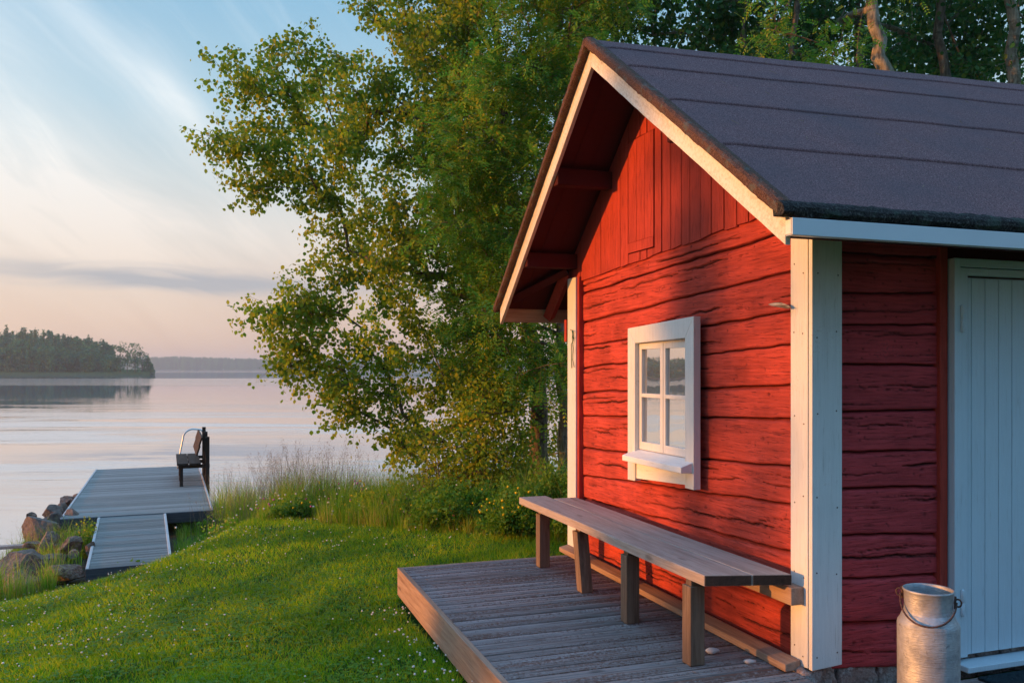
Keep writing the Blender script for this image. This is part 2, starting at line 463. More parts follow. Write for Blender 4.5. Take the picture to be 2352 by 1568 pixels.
def leaf_mat(name, cols, trans=.5, rough=.55, straw=None):
    m, t = new_mat(name)
    ri = t.n('ShaderNodeNewGeometry').outputs['Random Per Island']
    col = t.ramp(ri, [(i / (len(cols) - 1) if len(cols) > 1 else 0, c) for i, c in enumerate(cols)])
    pos = t.n('ShaderNodeTexCoord').outputs['Object']
    big = t.noise(pos, .9, 3, .6)
    col = t.mix(t.ramp(big, [(.40, .0), (.60, .75)]), col, tuple(.85 * c for c in cols[0]))
    if straw:
        sn = t.m('ADD', t.noise(pos, 2.6, 3, .6), t.m('MULTIPLY', t.m('SUBTRACT', ri, .5), .25))
        col = t.mix(t.ramp(sn, [(.54, 0.0), (.70, .55)]), col, straw)
    df = t.n('ShaderNodeBsdfPrincipled', {'Base Color': col, 'Roughness': rough, 'Specular IOR Level': .3})
    tr = t.n('ShaderNodeBsdfTranslucent', {'Color': t.mix(.5, col, (.20, .24, .02), 'ADD') if False else col})
    mx = t.n('ShaderNodeMixShader', {0: trans, 1: df, 2: tr})
    t.n('ShaderNodeOutputMaterial', {'Surface': mx})
    return m


M['aspen'] = leaf_mat('aspen_leaf', [(.15, .26, .015), (.25, .38, .02), (.38, .45, .025), (.56, .44, .03)], .55)
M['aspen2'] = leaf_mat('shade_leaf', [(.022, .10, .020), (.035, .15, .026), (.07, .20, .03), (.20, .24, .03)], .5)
M['rowan'] = leaf_mat('rowan_leaf', [(.08, .25, .02), (.14, .35, .03), (.25, .41, .035), (.50, .41, .03)], .55)
M['shrub'] = leaf_mat('shrub_leaf', [(.10, .22, .015), (.16, .31, .02), (.25, .37, .025)], .5)
M['brown'] = leaf_mat('withered_needles', [(.12, .08, .03), (.17, .12, .05), (.20, .15, .06)], .3)
M['farleaf'] = leaf_mat('distant_foliage', [(.035, .13, .05), (.06, .20, .055), (.10, .28, .065)], .3)
M['lawn'] = leaf_mat('lawn_blade', [(.09, .30, .006), (.22, .48, .008), (.52, .60, .010), (.90, .66, .02)], .50, .5)
M['meadow'] = leaf_mat('meadow_blade', [(.12, .34, .012), (.26, .48, .015), (.46, .50, .03), (.60, .42, .13)], .5, .6, (.62, .44, .18))
M['straw'] = leaf_mat('grass_seed', [(.26, .17, .11), (.34, .24, .16), (.42, .31, .21)], .4, .8)
M['reed'] = leaf_mat('reed_green', [(.07, .16, .06), (.09, .20, .07)], .3)


def flat(name, c, rough=.7):
    m, t = new_mat(name); finish(t, c, rough, .2); return m


M['clover'] = flat('clover_white', (.72, .62, .52)); M['yellow'] = flat('petal_yellow', (.75, .45, .01))
M['pink'] = flat('petal_pink', (.45, .10, .22)); M['thistle'] = flat('seed_head', (.07, .05, .03))
M['pebble'] = flat('pebble_white', (.5, .47, .45)); M['curtain'] = flat('needle_straw', (.25, .15, .08))


def bark(name, a, b, c):
    m, t = new_mat(name)
    oc = t.n('ShaderNodeTexCoord').outputs['Object']
    g = t.noise(t.mapping(oc, scale=(1, 1, .22)), 26, 6, .68, .4); g2 = t.noise(t.mapping(oc, scale=(1, 1, 2.5)), 4, 5, .6)
    col = t.ramp(g, [(.3, a), (.5, b), (.7, c)])
    col = t.mix(t.ramp(g2, [(.52, 0.0), (.62, .7)]), col, a)
    finish(t, col, .9, .15, g, .9, .03)
    return m


M['bark'] = bark('grey_bark', (.05, .035, .022), (.15, .115, .075), (.27, .22, .15))
M['barkp'] = bark('pale_bark', (.10, .07, .045), (.30, .25, .17), (.46, .40, .30))
# ------------------------------------------------------------------ ground, water, air
SHORE = np.array([(-60, 14), (-25, 5.0), (-12, 3.6), (-8.4, 6.2), (-6.75, 8.3), (-7.05, 9.7), (-7.35, 11.5), (-7.9, 13.2), (-8.5, 15.3), (-7.6, 16.0),
                  (-5.6, 15.4), (-3, 15.0), (0, 15.6), (5, 17), (14, 21), (60, 32), (60, -60), (-60, -60)], float)
WZ = -1.10


def shore_d(x, y):
    """distance to the shoreline, positive on land"""
    x = np.asarray(x, float); y = np.asarray(y, float)
    d = np.full(x.shape, 1e9); ins = np.zeros(x.shape, bool); n = len(SHORE)
    for i in range(n):
        a, b = SHORE[i], SHORE[(i + 1) % n]
        if i < n - 3:
            ab = b - a; t_ = np.clip(((x - a[0]) * ab[0] + (y - a[1]) * ab[1]) / (ab @ ab), 0, 1)
            d = np.minimum(d, np.hypot(x - a[0] - t_ * ab[0], y - a[1] - t_ * ab[1]))
        c = ((a[1] > y) != (b[1] > y)) & (x < (b[0] - a[0]) * (y - a[1]) / (b[1] - a[1] + 1e-12) + a[0])
        ins ^= c
    return np.where(ins, d, -d)


def gz(x, y, fine=True):
    d = shore_d(x, y)
    z = np.where(d > 0, -1.16 + 1.20 * (1 - np.exp(-np.maximum(d, 0) / 3.2)), np.maximum(-1.16 + .35 * d, -3.0))
    # hollow round the ramp and the stony corner beside it
    ax, ay, bx, by = -4.45, 13.4, -5.1, 9.75
    L2 = (bx - ax) ** 2 + (by - ay) ** 2; s = np.clip(((np.asarray(x) - ax) * (bx - ax) + (np.asarray(y) - ay) * (by - ay)) / L2, 0, 1)
    q = np.hypot(x - ax - s * (bx - ax), y - ay - s * (by - ay)); kk = np.clip(1.75 - q / .80, 0, 1); kk = kk * kk * (3 - 2 * kk)
    z = np.where(z > -.83, z + (-.83 - z) * kk, z)
    q2 = np.hypot((np.asarray(x) + 6.1) / 1.15, (np.asarray(y) - 11.3) / 2.0); k2 = np.clip(1.6 - q2, 0, 1); k2 = k2 * k2 * (3 - 2 * k2)
    z = np.where(z > -.88, z + (-.88 - z) * k2, z)
    if fine:
        k = np.clip((d + .5) / 2, 0, 1)
        z = z + .03 * fbm(np.asarray(x) * .6, np.asarray(y) * .6, 0, 3, 3) * k
    return z


def gz1(x, y): return float(gz(np.array([x]), np.array([y]))[0])


def axis_vals(lo, a, b, hi, fine, coarse):
    return np.concatenate([np.linspace(lo, a, coarse, endpoint=False), np.arange(a, b, fine), np.linspace(b, hi, coarse)])


gx = axis_vals(-60, -13, 9, 60, .22, 22); gy = axis_vals(-60, 2, 19, 32, .22, 24)
X, Y = np.meshgrid(gx, gy); Z = gz(X, Y)
nx, ny = len(gx), len(gy)
I = np.arange(nx * ny).reshape(ny, nx)
Fq = np.stack([I[:-1, :-1], I[:-1, 1:], I[1:, 1:], I[1:, :-1]], -1).reshape(-1, 4)
m, t = new_mat('lawn_soil')
oc = t.n('ShaderNodeTexCoord').outputs['Object']
g1 = t.noise(oc, 40, 5, .7); g2 = t.noise(oc, .8, 4, .6)
col = t.ramp(g1, [(.35, (.015, .040, .006)), (.6, (.04, .11, .010))])
z_ = t.n('ShaderNodeSeparateXYZ', {0: oc}).outputs[2]
col = t.mix(t.ramp(t.m('ADD', t.m('MULTIPLY', z_, -1.0), t.m('MULTIPLY', g2, .2)), [(.75, 0.0), (.98, 1.0)]), col, (.10, .075, .055))
finish(t, col, .95, .1, g1, .8, .03); M['ground'] = m
tag(link('ground', np_mesh('ground', np.stack([X, Y, Z], -1).reshape(-1, 3), Fq), m, smooth=True), kind='structure')

# lake
m, t = new_mat('lake_water')
pos = t.n('ShaderNodeNewGeometry').outputs['Position']
px, py, pz = t.n('ShaderNodeSeparateXYZ', {0: pos}).outputs
far = t.m('DIVIDE', py, 300.0)
r1 = t.noise(t.mapping(pos, rot=(0, 0, radians(6)), scale=(.10, .55, 1)), 1.0, 3, .5)
r2 = t.noise(t.mapping(pos, scale=(.9, 3.2, 1)), 1.0, 3, .5)
# bands where the breeze ruffles the surface
strip = t.m('MULTIPLY', t.ramp(t.m('DIVIDE', py, 500.0), [(.262, 0.0), (.29, 1.0), (.475, 1.0), (.49, 0.0)]), 1.0)
farb = t.ramp(t.m('DIVIDE', py, 2000.0), [(.25, 0.0), (.30, 1.0)])
pn = t.noise(t.mapping(pos, rot=(0, 0, radians(4)), scale=(.035, .16, 1)), 1.0, 5, .6, .5)
near = t.m('MULTIPLY', t.ramp(pn, [(.45, 0.0), (.56, 1.0)]), t.ramp(t.m('DIVIDE', py, 100.0), [(.16, .15), (.24, 1.0), (.42, 1.0), (.8, .15), (1.0, 0.0)]))
amt = t.m('ADD', t.m('MULTIPLY', near, .7), .05)
h = t.m('ADD', t.m('MULTIPLY', r1, 1.0), t.m('MULTIPLY', r2, .22))
bmp = t.n('ShaderNodeBump', {'Height': h, 'Strength': amt, 'Distance': .10}).outputs[0]
rgh = t.m('ADD', t.m('ADD', t.m('MULTIPLY', strip, .10), t.m('MULTIPLY', farb, .06)), t.m('ADD', t.m('MULTIPLY', near, .20), .010))
gl = t.n('ShaderNodeBsdfGlossy', {'Color': (.98, .98, 1.0), 'Roughness': rgh, 'Normal': bmp})
df = t.n('ShaderNodeBsdfDiffuse', {'Color': (.12, .155, .20)})
fc = t.n('ShaderNodeLayerWeight', {'Blend': .5, 'Normal': bmp}).outputs['Facing']
mx = t.n('ShaderNodeMixShader', {0: t.ramp(fc, [(0.0, .08), (.6, .25), (.80, .54), (.93, .88)]), 1: df, 2: gl})
t.n('ShaderNodeOutputMaterial', {'Surface': mx}); M['water'] = m
R = 3500
tag(link('lake', np_mesh('lake', [(-R, -80, WZ), (R, -80, WZ), (R, 3200, WZ), (-R, 3200, WZ)], [(0, 1, 2, 3)]), m), kind='structure')

# air between here and the far shore
m, t = new_mat('haze_air')
vol = t.n('ShaderNodeVolumePrincipled', {'Color': (.80, .86, .94), 'Density': .00038, 'Anisotropy': .3})
t.n('ShaderNodeOutputMaterial', {'Volume': vol}); M['haze'] = m
hz = MB().box(-2600, 2600, -70, 2500, -4.5, 31).obj('haze', m); tag(hz, kind='stuff')

# ------------------------------------------------------------------ the cabin (local axes: X along the roof ridge, Y along the gable wall, Z up)
CAB = Vector((1.51, 4.34, 0)); CROT = atan2(.326, .945)
cab = empty('cabin', 'small red log cabin with white corner boards and dark felt roof', 'cabin', CAB, CROT)
ca, sa = cos(CROT), sin(CROT)


def to_local(P): d = P - CAB; return Vector((d.x * ca + d.y * sa, -d.x * sa + d.y * ca, d.z))
def to_world(x, y, z=0.0): return Vector((CAB.x + x * ca - y * sa, CAB.y + x * sa + y * ca, z))


def gable(px, py, w=0.0):
    """(y, z) on the plane X=-w seen at a display position"""
    t_ = (px - CX) / F
    x0, y0 = CAB.x - w * ca, CAB.y - w * sa
    u = (x0 - t_ * y0) / (t_ * ca + sa)
    Yw = y0 + u * ca
    return u, CAMZ - (py - HY) / F * Yw


def side(px, py, w=0.0):
    """(x, z) on the plane Y=-w"""
    t_ = (px - CX) / F
    x0, y0 = CAB.x + w * sa, CAB.y - w * ca
    v = (t_ * y0 - x0) / (ca - t_ * sa)
    Yw = y0 + v * sa
    return v, CAMZ - (py - HY) / F * Yw


def log_wall(name, span, bounds, res, plane, offset, mat, seed, ncr=3, rows=34):
    """hewn logs: every log bulges between wavering seams, with dried-out cracks along the grain.
    bounds: list of (z at span[0], z at span[1]) from the bottom up"""
    r = np.random.default_rng(seed)
    n = int((span[1] - span[0]) / res); u = np.linspace(span[0], span[1], n); s = (u - span[0]) / (span[1] - span[0])
    lines = []
    for i, (a, b) in enumerate(bounds):
        lines.append(a + (b - a) * s + (.012 * fbm(u * 1.6, i * 7.3, 0, seed, 3) + .003 * vn(u * 14, i * 3.1, 0, seed + 1)) * (0 if i in (0, len(bounds) - 1) else 1))
    V = []; C = []
    for i in range(len(bounds) - 1):
        lo, hi = lines[i], lines[i + 1]
        tt = np.concatenate([[0, .012, .03], np.linspace(.055, .93, rows - 6), [.955, .98, 1.0]])
        T, U = np.meshgrid(tt, u, indexing='ij')
        Zg = lo[None] + (hi - lo)[None] * T
        H = float(np.mean(hi - lo))
        bulge = .006 * vn(s * 3, i * 5.7, 0, seed + 4)[None]
        edge_lo = np.clip(T / .035, 0, 1) ** .4
        chw = .09 + .07 * vn(u * 2.5, i * 2.2, 0, seed + 9)[None]
        edge_hi = np.clip((1 - T) / chw, 0, 1) ** .7
        d = -.052 + .052 * edge_lo * (.25 + .75 * edge_hi) + bulge - .012 * (T - .5) ** 2
        d = d + .0022 * fbm(U * 3, Zg * 24, i, seed + 2, 4) + .0030 * fbm(U * 1.2, Zg * 7, i, seed + 3, 3) + .0010 * vn(U * 20, Zg * 160, i, seed + 8)
        crack = np.zeros_like(T)
        for k in range(r.integers(ncr, ncr + 4)):
            big = k < (3 if span[1] > 2 else 1)
            L = r.uniform(.8, 2.6) if big else r.uniform(.15, .8)
            u0 = r.uniform(span[0] - L * .3, span[1] - L * .4)
            t0 = r.uniform(.28, .8) if big else r.uniform(.15, .9)
            path = t0 + .085 * fbm(u * 1.7, k * 9.1 + i, 0, seed + 20 + k, 3) + .035 * vn(u * 9, k * 5.5 + i, 0, seed + 40 + k) + .011 * vn(u * 34, k + i, 0, seed + 60 + k) + .005 * vn(u * 90, k + i, 0, seed + 70 + k) + r.uniform(-.06, .06) * (u - u0)
            env = np.clip(1 - np.abs((u - u0 - L / 2) / (L / 2)) ** 3, 0, 1) * np.clip(.65 + .8 * vn(u * 4, k * 3.3 + i, 0, seed + 80 + k), 0, 1.0)
            wd = ((.0050 if big else .0028) * env + 1e-6)[None]
            dz = np.abs((T - path[None]) * (hi - lo)[None])
            c = np.exp(-(dz / wd) ** 2) * env[None]
            d -= c * (.024 if big else .012)
            # the wood curls out a little below a big crack
            if big: d += .0035 * np.exp(-((dz / .016) ** 2)) * env[None] * (1 - c)
            crack = np.maximum(crack, c ** .55 * (1.0 if big else .85) * (env[None] > .02))
        for k in range(r.integers(1, 4)):      # knots
            ku, kt = r.uniform(*span), r.uniform(.3, .8)
            q = ((U - ku) / .035) ** 2 + (((T - kt) * H) / .022) ** 2
            d += .005 * np.exp(-q) - .008 * np.exp(-q * 6); crack = np.maximum(crack, .55 * np.exp(-q * 7))
        for k in range(r.integers(4, 14)):    # worm and nail holes
            ku, kt = r.uniform(*span), r.uniform(.15, .9)
            q = ((U - ku) / .006) ** 2 + (((T - kt) * H) / .005) ** 2
            crack = np.maximum(crack, .8 * np.exp(-q)); d -= .004 * np.exp(-q)
        seam = np.maximum(np.exp(-(T / .020) ** 2), np.exp(-((1 - T) / .022) ** 2)); crack = np.maximum(crack, seam * .75)
        P = np.stack([offset - d, U, Zg], -1) if plane == 'x' else np.stack([U, offset - d, Zg], -1)
        V.append(P); C.append(crack)
    R_ = sum(p.shape[0] for p in V)
    Vg = np.concatenate(V, 0); Cg = np.concatenate(C, 0)
    I_ = np.arange(R_ * n).reshape(R_, n)
    q = np.stack([I_[:-1, :-1], I_[1:, :-1], I_[1:, 1:], I_[:-1, 1:]], -1).reshape(-1, 4)
    if plane == 'y': q = q[:, ::-1]
    me = np_mesh(name, Vg.reshape(-1, 3), q)
    at_ = me.attributes.new('crack', 'FLOAT', 'POINT'); at_.data.foreach_set('value', Cg.ravel().astype(np.float32))
    return link(name, me, mat, cab, smooth=True)


# gable wall: the seam heights read off the wall at both ends
GL, GR = 1333, 1817
seams = [((1333, 1262), (1817, 1512)), ((1333, 1208), (1817, 1392)), ((1333, 1140), (1817, 1267)), ((1330, 1090), (1817, 1156)),
         ((1330, 1026), (1817, 1072)), ((1330, 954), (1817, 961)), ((1330, 901), (1817, 882)), ((1330, 845), (1817, 789)),
         ((1330, 796), (1817, 713)), ((1333, 741), (1817, 620)), ((1335, 673), (1817, 523))]
U0, U1 = .02, 3.06
bnd = []
for a, b in seams:
    ua, za = gable(*a, -.03); ub, zb = gable(*b, -.03); k = (zb - za) / (ub - ua)
    bnd.append((za + k * (U0 - ua), za + k * (U1 - ua)))
ua, za = gable(1328, 640, -.02); ub, zb = gable(1746, 485, -.02); kpl = (zb - za) / (ub - ua)
bnd.append((za + kpl * (U0 - ua), za + kpl * (U1 - ua)))
print('gable seams', [(round(a, 3), round(b, 3)) for a, b in bnd])
log_wall('log_wall', (U0, U1), bnd, .0055, 'x', .03, M['red'], 11, 4)


def plate(u): return za + kpl * (u - ua)


# side wall by the door
sb_ = []
for yl, yr in [(1538, 1528), (1430, 1430), (1330, 1317), (1230, 1227), (1122, 1117), (1037, 1034), (945, 942), (835, 840), (746, 745), (672, 673), (578, 587)]:
    xa, z1 = side(1928, yl, -.03); xb, z2 = side(2178, yr, -.03); k = (z2 - z1) / (xb - xa)
    sb_.append((z1 + k * (.02 - xa), z1 + k * (.93 - xa)))
sb_.append((2.44, 2.44))
log_wall('log_wall', (.02, .93), sb_, .0055, 'y', .03, M['redx'], 29, 2)

# roof shape measured in the gable plane
AY, AZ = 1.636, 3.857          # ridge
NS, FS = .711, .832            # slopes of the near and far side
NY, FY = -.44, 3.585           # eaves
OH = .47                       # gable overhang
RX = 5.2; RISE = .030


def rz(y, x=-OH):              # top of the roof boards
    k = RISE * (x + OH)
    if y < AY: return AZ - NS * (AY - y) + k * (y - NY) / (AY - NY)
    return AZ - FS * (y - AY) + k * (FY - y) / (FY - AY)


# body of the walls behind the logs, hidden core so that the house is solid from other sides too
core = MB()
core.prism([(.09, .10), (3.08, .10), (3.08, rz(3.08, .1) - .12), (AY, AZ - .12), (.09, rz(.09, .1) - .12)], 0, .09, .16)
core.prism([(.09, .10), (.09, 2.40), (.16, 2.40), (.16, .10)][::-1], 0, .16, .93)
core.box(.16, RX - .2, 2.98, 3.08, .10, 2.40); core.box(RX - .3, RX - .2, .1, 2.98, .10, 2.6)
core.box(1.92, RX - .2, .06, .16, .10, 2.40)
core.obj('wall_core', M['redv'], cab)

# gable boards above the logs
cuts_px = [1330, 1377, 1422, 1440, 1467, 1482, 1500, 1516, 1536, 1561, 1580, 1605, 1630, 1659, 1688, 1715, 1738, 1762, 1790]
us = sorted([gable(p, 500)[0] for p in cuts_px])
us = [.06] + [q for q in us if q > .10] + [3.12]
hatch_u = (gable(1500, 500)[0], gable(1441, 500)[0])
hz0, hz1 = gable(1470, 575)[1], gable(1470, 312)[1]
gb = MB(); r_ = random.Random(5)
for a, b in zip(us[:-1], us[1:]):
    g = .0038; a2, b2 = a + g, b - g
    x0 = .012 + r_.uniform(-.003, .003)
    za0, zb0 = plate(a2) - .03 + r_.uniform(-.012, .004), plate(b2) - .03 + r_.uniform(-.012, .004)
    mid = (a + b) / 2
    segs = [(za0, zb0, rz(a2, 0) - .02, rz(b2, 0) - .02)]
    if hatch_u[0] - .01 < mid < hatch_u[1] + .01:
        segs = [(za0, zb0, hz0 - .004, hz0 - .004), (hz1 + .004, hz1 + .004, rz(a2, 0) - .02, rz(b2, 0) - .02)]
    for zl0, zl1, zh0, zh1 in segs:
        if a2 < AY < b2:
            gb.prism([(a2, zl0), (b2, zl1), (b2, zh1), (AY, rz(AY, 0) - .02), (a2, zh0)], 0, x0, x0 + .025)
        else:
            gb.prism([(a2, zl0), (b2, zl1), (b2, zh1), (a2, zh0)], 0, x0, x0 + .025)
gb.obj('gable_board', M['redv'], cab, bevel=.002)
hb = MB(); e = np.linspace(hatch_u[0] + .004, hatch_u[1] - .004, 4)
for a, b in zip(e[:-1], e[1:]): hb.box(.004, .028, a + .0015, b - .0015, hz0 + .075, hz1 - .003)
hb.box(.001, .028, hatch_u[0] + .004, hatch_u[1] - .004, hz0 + .002, hz0 + .073)
hb.obj('hatch', M['redv'], cab, bevel=.002)

# roof boards seen from below
sf = MB(); r_ = random.Random(8)
for x in np.arange(-OH + .03, RX, .145):
    x1 = min(x + .142, RX); dz = r_.uniform(0, .004)
    for ya, yb in ((NY + .02, AY), (AY, FY - .02)):
        T0, T1 = -.002, -.028 - dz
        sf.quad8([(x, ya, rz(ya, x) + T1), (x1, ya, rz(ya, x1) + T1), (x1, yb, rz(yb, x1) + T1), (x, yb, rz(yb, x) + T1),
                  (x, ya, rz(ya, x) + T0), (x1, ya, rz(ya, x1) + T0), (x1, yb, rz(yb, x1) + T0), (x, yb, rz(yb, x) + T0)])
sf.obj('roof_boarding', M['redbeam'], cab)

# white barge boards
def barge(ya, yb, hh=.115):
    b = MB(); n = 34
    pts = []
    rr = random.Random(int(ya * 100))
    for i in range(n + 1):
        y = ya + (yb - ya) * i / n
        jit = 0 if i in (0, n) else rr.uniform(-.0015, .0015)
        pts.append((y, rz(y) - .001 + jit))
    low = [(y, z - hh * (1.22 if ya > AY or yb > AY else 1.16) + .002 * sin(y * 5)) for y, z in pts]
    b.prism(pts + low[::-1], 0, -OH - .002, -OH + .026)
    return b
bo = barge(NY, AY - .0005); bo.obj('barge_board', M['barge'], cab, bevel=.003)
bo = barge(AY + .0005, FY); bo.obj('barge_board', M['barge2'], cab, bevel=.003)

# felt roofing in courses, each lapped over the one below
def felt(sgn):
    ylo = NY - .035 if sgn < 0 else FY + .035
    V = []; Fc = []
    courses = [0.0, .205, .42, .655, .90, 1.0] if sgn < 0 else [0.0, .25, .5, .75, 1.0]
    if sgn < 0:
        courses = [0, .285, .545, .785, .93, 1.0]
    nx_ = 120; xs = np.concatenate([[-OH - .035], np.linspace(-OH - .03, -OH + .16, 12), np.linspace(-OH + .2, RX, nx_)])
    base = 0
    for ci in range(len(courses) - 1):
        a, b = courses[ci], courses[ci + 1] + (.03 if ci < len(courses) - 2 else 0)
        tt = np.concatenate([[a, a + .0005], np.linspace(a + .006, b, 12)])
        T, Xg = np.meshgrid(tt, xs, indexing='ij')
        bendr = np.clip((-OH + .13 - Xg) / .16, 0, 1) ** 2 * .028      # the laps curve down towards the rake
        Tc = T - bendr * (1 - (T - a) / (b - a + 1e-9)) * (1 if ci > 0 else 0)
        wob = .0022 * vn(Xg * 3, ci * 7.0, 0, 33) * np.exp(-((T - a) / .05) ** 2) * (1 if ci > 0 else 0)
        Tc = Tc + wob
        Yg = ylo + (AY - ylo) * Tc
        k = RISE * (Xg + OH)
        if sgn < 0: Zg = AZ - NS * (AY - Yg) + k * (Yg - NY) / (AY - NY)
        else: Zg = AZ - FS * (Yg - AY) + k * (FY - Yg) / (FY - AY)
        lift = .050 + .004 * np.exp(-(T - a) / .03) + .004 * fbm(Xg * 2, Yg * 2, 0, 21, 3)
        lift = lift + .010 * (1 - (T - a) / (b - a))
        if ci > 0: lift[0] -= .012; lift[1] -= .002
        rnd = np.clip((-OH + .035 - Xg) / .07, 0, 1)
        lift = lift - .020 * rnd ** 2 * (1 if True else 0) + .006 * fbm(Xg * 30, Yg * 14, 0, 5, 2) * rnd
        Zg = Zg + lift
        Vi = np.stack([Xg, Yg, Zg], -1).reshape(-1, 3); n0, n1 = Xg.shape
        I_ = np.arange(n0 * n1).reshape(n0, n1) + base
        q = np.stack([I_[:-1, :-1], I_[:-1, 1:], I_[1:, 1:], I_[1:, :-1]], -1).reshape(-1, 4)
        if sgn > 0: q = q[:, ::-1]
        V.append(Vi); Fc.append(q); base += len(Vi)
    return link('roof_felt', np_mesh('roof_felt', np.concatenate(V), np.concatenate(Fc)), M['felt'], cab, smooth=False)
felt(-1); felt(1)

# rough rolled edge of the felt along the rake (both slopes) and the mossy lip along the eave
def rake(ya, yb, seed):
    n = 170; prof = [(-.036, -.006), (-.050, .006), (-.052, .030), (-.050, .050), (-.036, .064), (-.014, .0685), (.03, .062), (.02, .004)]
    V = []
    yy = np.linspace(ya, yb, n)
    for j, y in enumerate(yy):
        for k, (px_, pz_) in enumerate(prof):
            nn = .005 * float(fbm(y * 34, k * 2.1, 0, seed, 3)) + .003 * float(vn(y * 4, k * .3, 0, seed + 2))
            V.append((-OH + px_ - abs(nn) * (1 if k < 5 else 0), y, rz(y) + pz_ + nn * (k < 6)))
    k = len(prof); Fc = []
    for j in range(n - 1):
        for i in range(k):
            i2 = (i + 1) % k
            f = (j * k + i, (j + 1) * k + i, (j + 1) * k + i2, j * k + i2)
            Fc.append(f)
    Fc += [tuple(range(k)), tuple((n - 1) * k + i for i in range(k))[::-1]]
    me = bpy.data.meshes.new('felt_edge'); me.from_pydata(V, [], Fc); me.update()
    return link('felt_edge', me, M['feltedge'], cab, smooth=False)
rake(NY - .012, AY, 3); rake(AY, FY + .04, 9)
n = 420; V = []; prof = [(-.010, .060), (-.036, .046), (-.052, .026), (-.054, .004), (-.04, -.012), (.02, -.01), (.03, .05)]
for j in range(n):
    x = -OH - .050 + (RX + OH) * j / (n - 1)
    for k, (py_, pz_) in enumerate(prof):
        nn = .007 * float(fbm(x * 24, k * 1.7, 0, 51, 3)) + .003 * float(vn(x * 5, k, 0, 4))
        V.append((x, NY + py_ + nn * .7 * (k < 5), rz(NY, -OH) + pz_ + nn * (k in (0, 1, 2, 3, 4))))
k = len(prof)
Fc = [(j * k + i, j * k + (i + 1) % k, (j + 1) * k + (i + 1) % k, (j + 1) * k + i) for j in range(n - 1) for i in range(k)] + [tuple(range(k))[::-1]]
me = bpy.data.meshes.new('mossy_eave'); me.from_pydata(V, [], Fc); me.update(); link('mossy_eave', me, M['moss'], cab)

# metal eave trim
gt = MB(); ez = rz(NY, -OH)
gt.box(-OH - .004, RX, NY - .052, NY - .046, ez - .098, ez - .022)
gt.box(-OH - .004, RX, NY - .046, NY - .006, ez - .098, ez - .094)
gt.box(-OH - .004, RX, NY - .046, NY - .03, ez - .026, ez - .022)
gt.obj('eave_trim', M['gutter'], cab, bevel=.002)
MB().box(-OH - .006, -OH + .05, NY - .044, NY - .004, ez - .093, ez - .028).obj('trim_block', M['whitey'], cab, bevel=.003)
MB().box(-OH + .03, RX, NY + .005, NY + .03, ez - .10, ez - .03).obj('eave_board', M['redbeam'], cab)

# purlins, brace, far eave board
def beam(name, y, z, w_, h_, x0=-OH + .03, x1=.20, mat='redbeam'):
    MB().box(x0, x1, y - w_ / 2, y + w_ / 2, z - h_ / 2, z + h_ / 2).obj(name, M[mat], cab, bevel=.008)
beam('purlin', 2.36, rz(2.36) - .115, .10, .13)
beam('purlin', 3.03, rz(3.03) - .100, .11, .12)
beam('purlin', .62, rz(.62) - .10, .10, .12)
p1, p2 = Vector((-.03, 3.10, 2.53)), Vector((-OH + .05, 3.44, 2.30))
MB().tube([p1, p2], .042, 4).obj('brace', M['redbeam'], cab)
p1, p2 = Vector((-.02, 3.12, rz(3.12) - .10)), Vector((-.02, 3.55, rz(3.55) - .10))
MB().tube([p1, p2], .055, 4).obj('rafter', M['redv'], cab)
MB().box(-OH + .028, RX, FY - .032, FY - .008, rz(FY) - .125, rz(FY) - .006).obj('fascia_board', M['fascia'], cab, bevel=.002)
MB().box(-.012, .10, 3.165, 3.215, 1.93, 2.12).obj('wall_bracket', M['redv'], cab, bevel=.004)

# corner boards
zt = 2.42
MB().prism([(.002, .175), (.139, .165), (.139, zt), (.002, zt)], 0, -.006, .022).obj('corner_board', M['white'], cab, bevel=.003)
MB().prism([(-.004, .172), (.181, .185), (.181, zt), (-.004, zt)], 1, -.030, -.003).obj('corner_board', M['white'], cab, bevel=.003)
MB().prism([(2.945, .10), (3.12, .10), (3.12, 2.462), (2.945, 2.462)], 0, -.020, .010).obj('corner_board', M['white'], cab, bevel=.003)
MB().prism([(2.90, .10), (2.943, .10), (2.943, 2.462), (2.90, 2.462)], 0, -.008, .05).obj('corner_board', M['redv'], cab, bevel=.003)

# nail heads on the white boards
def nail(x, y, z, ax):
    nb = MB(); pr = [(0, 0), (.0042, 0), (.0036, .0016), (0, .002)]
    nb.lathe(pr, 8); o = nb.obj('nail', M['rust'], cab); o.location = (x, y, z); o.rotation_euler = (0, -pi / 2, 0) if ax == 'x' else (pi / 2, 0, 0)
rr = random.Random(77)
for z in (.24, .62, 1.02, 1.45, 1.86, 2.22):
    nail(-.0065, .035 + rr.uniform(-.006, .006), z + rr.uniform(-.04, .04), 'x'); nail(-.0065, .108 + rr.uniform(-.006, .006), z + rr.uniform(-.04, .04), 'x')
    nail(.03 + rr.uniform(-.006, .006), -.0305, z + rr.uniform(-.05, .05), 'y'); nail(.150 + rr.uniform(-.006, .006), -.0305, z + rr.uniform(-.05, .05), 'y')

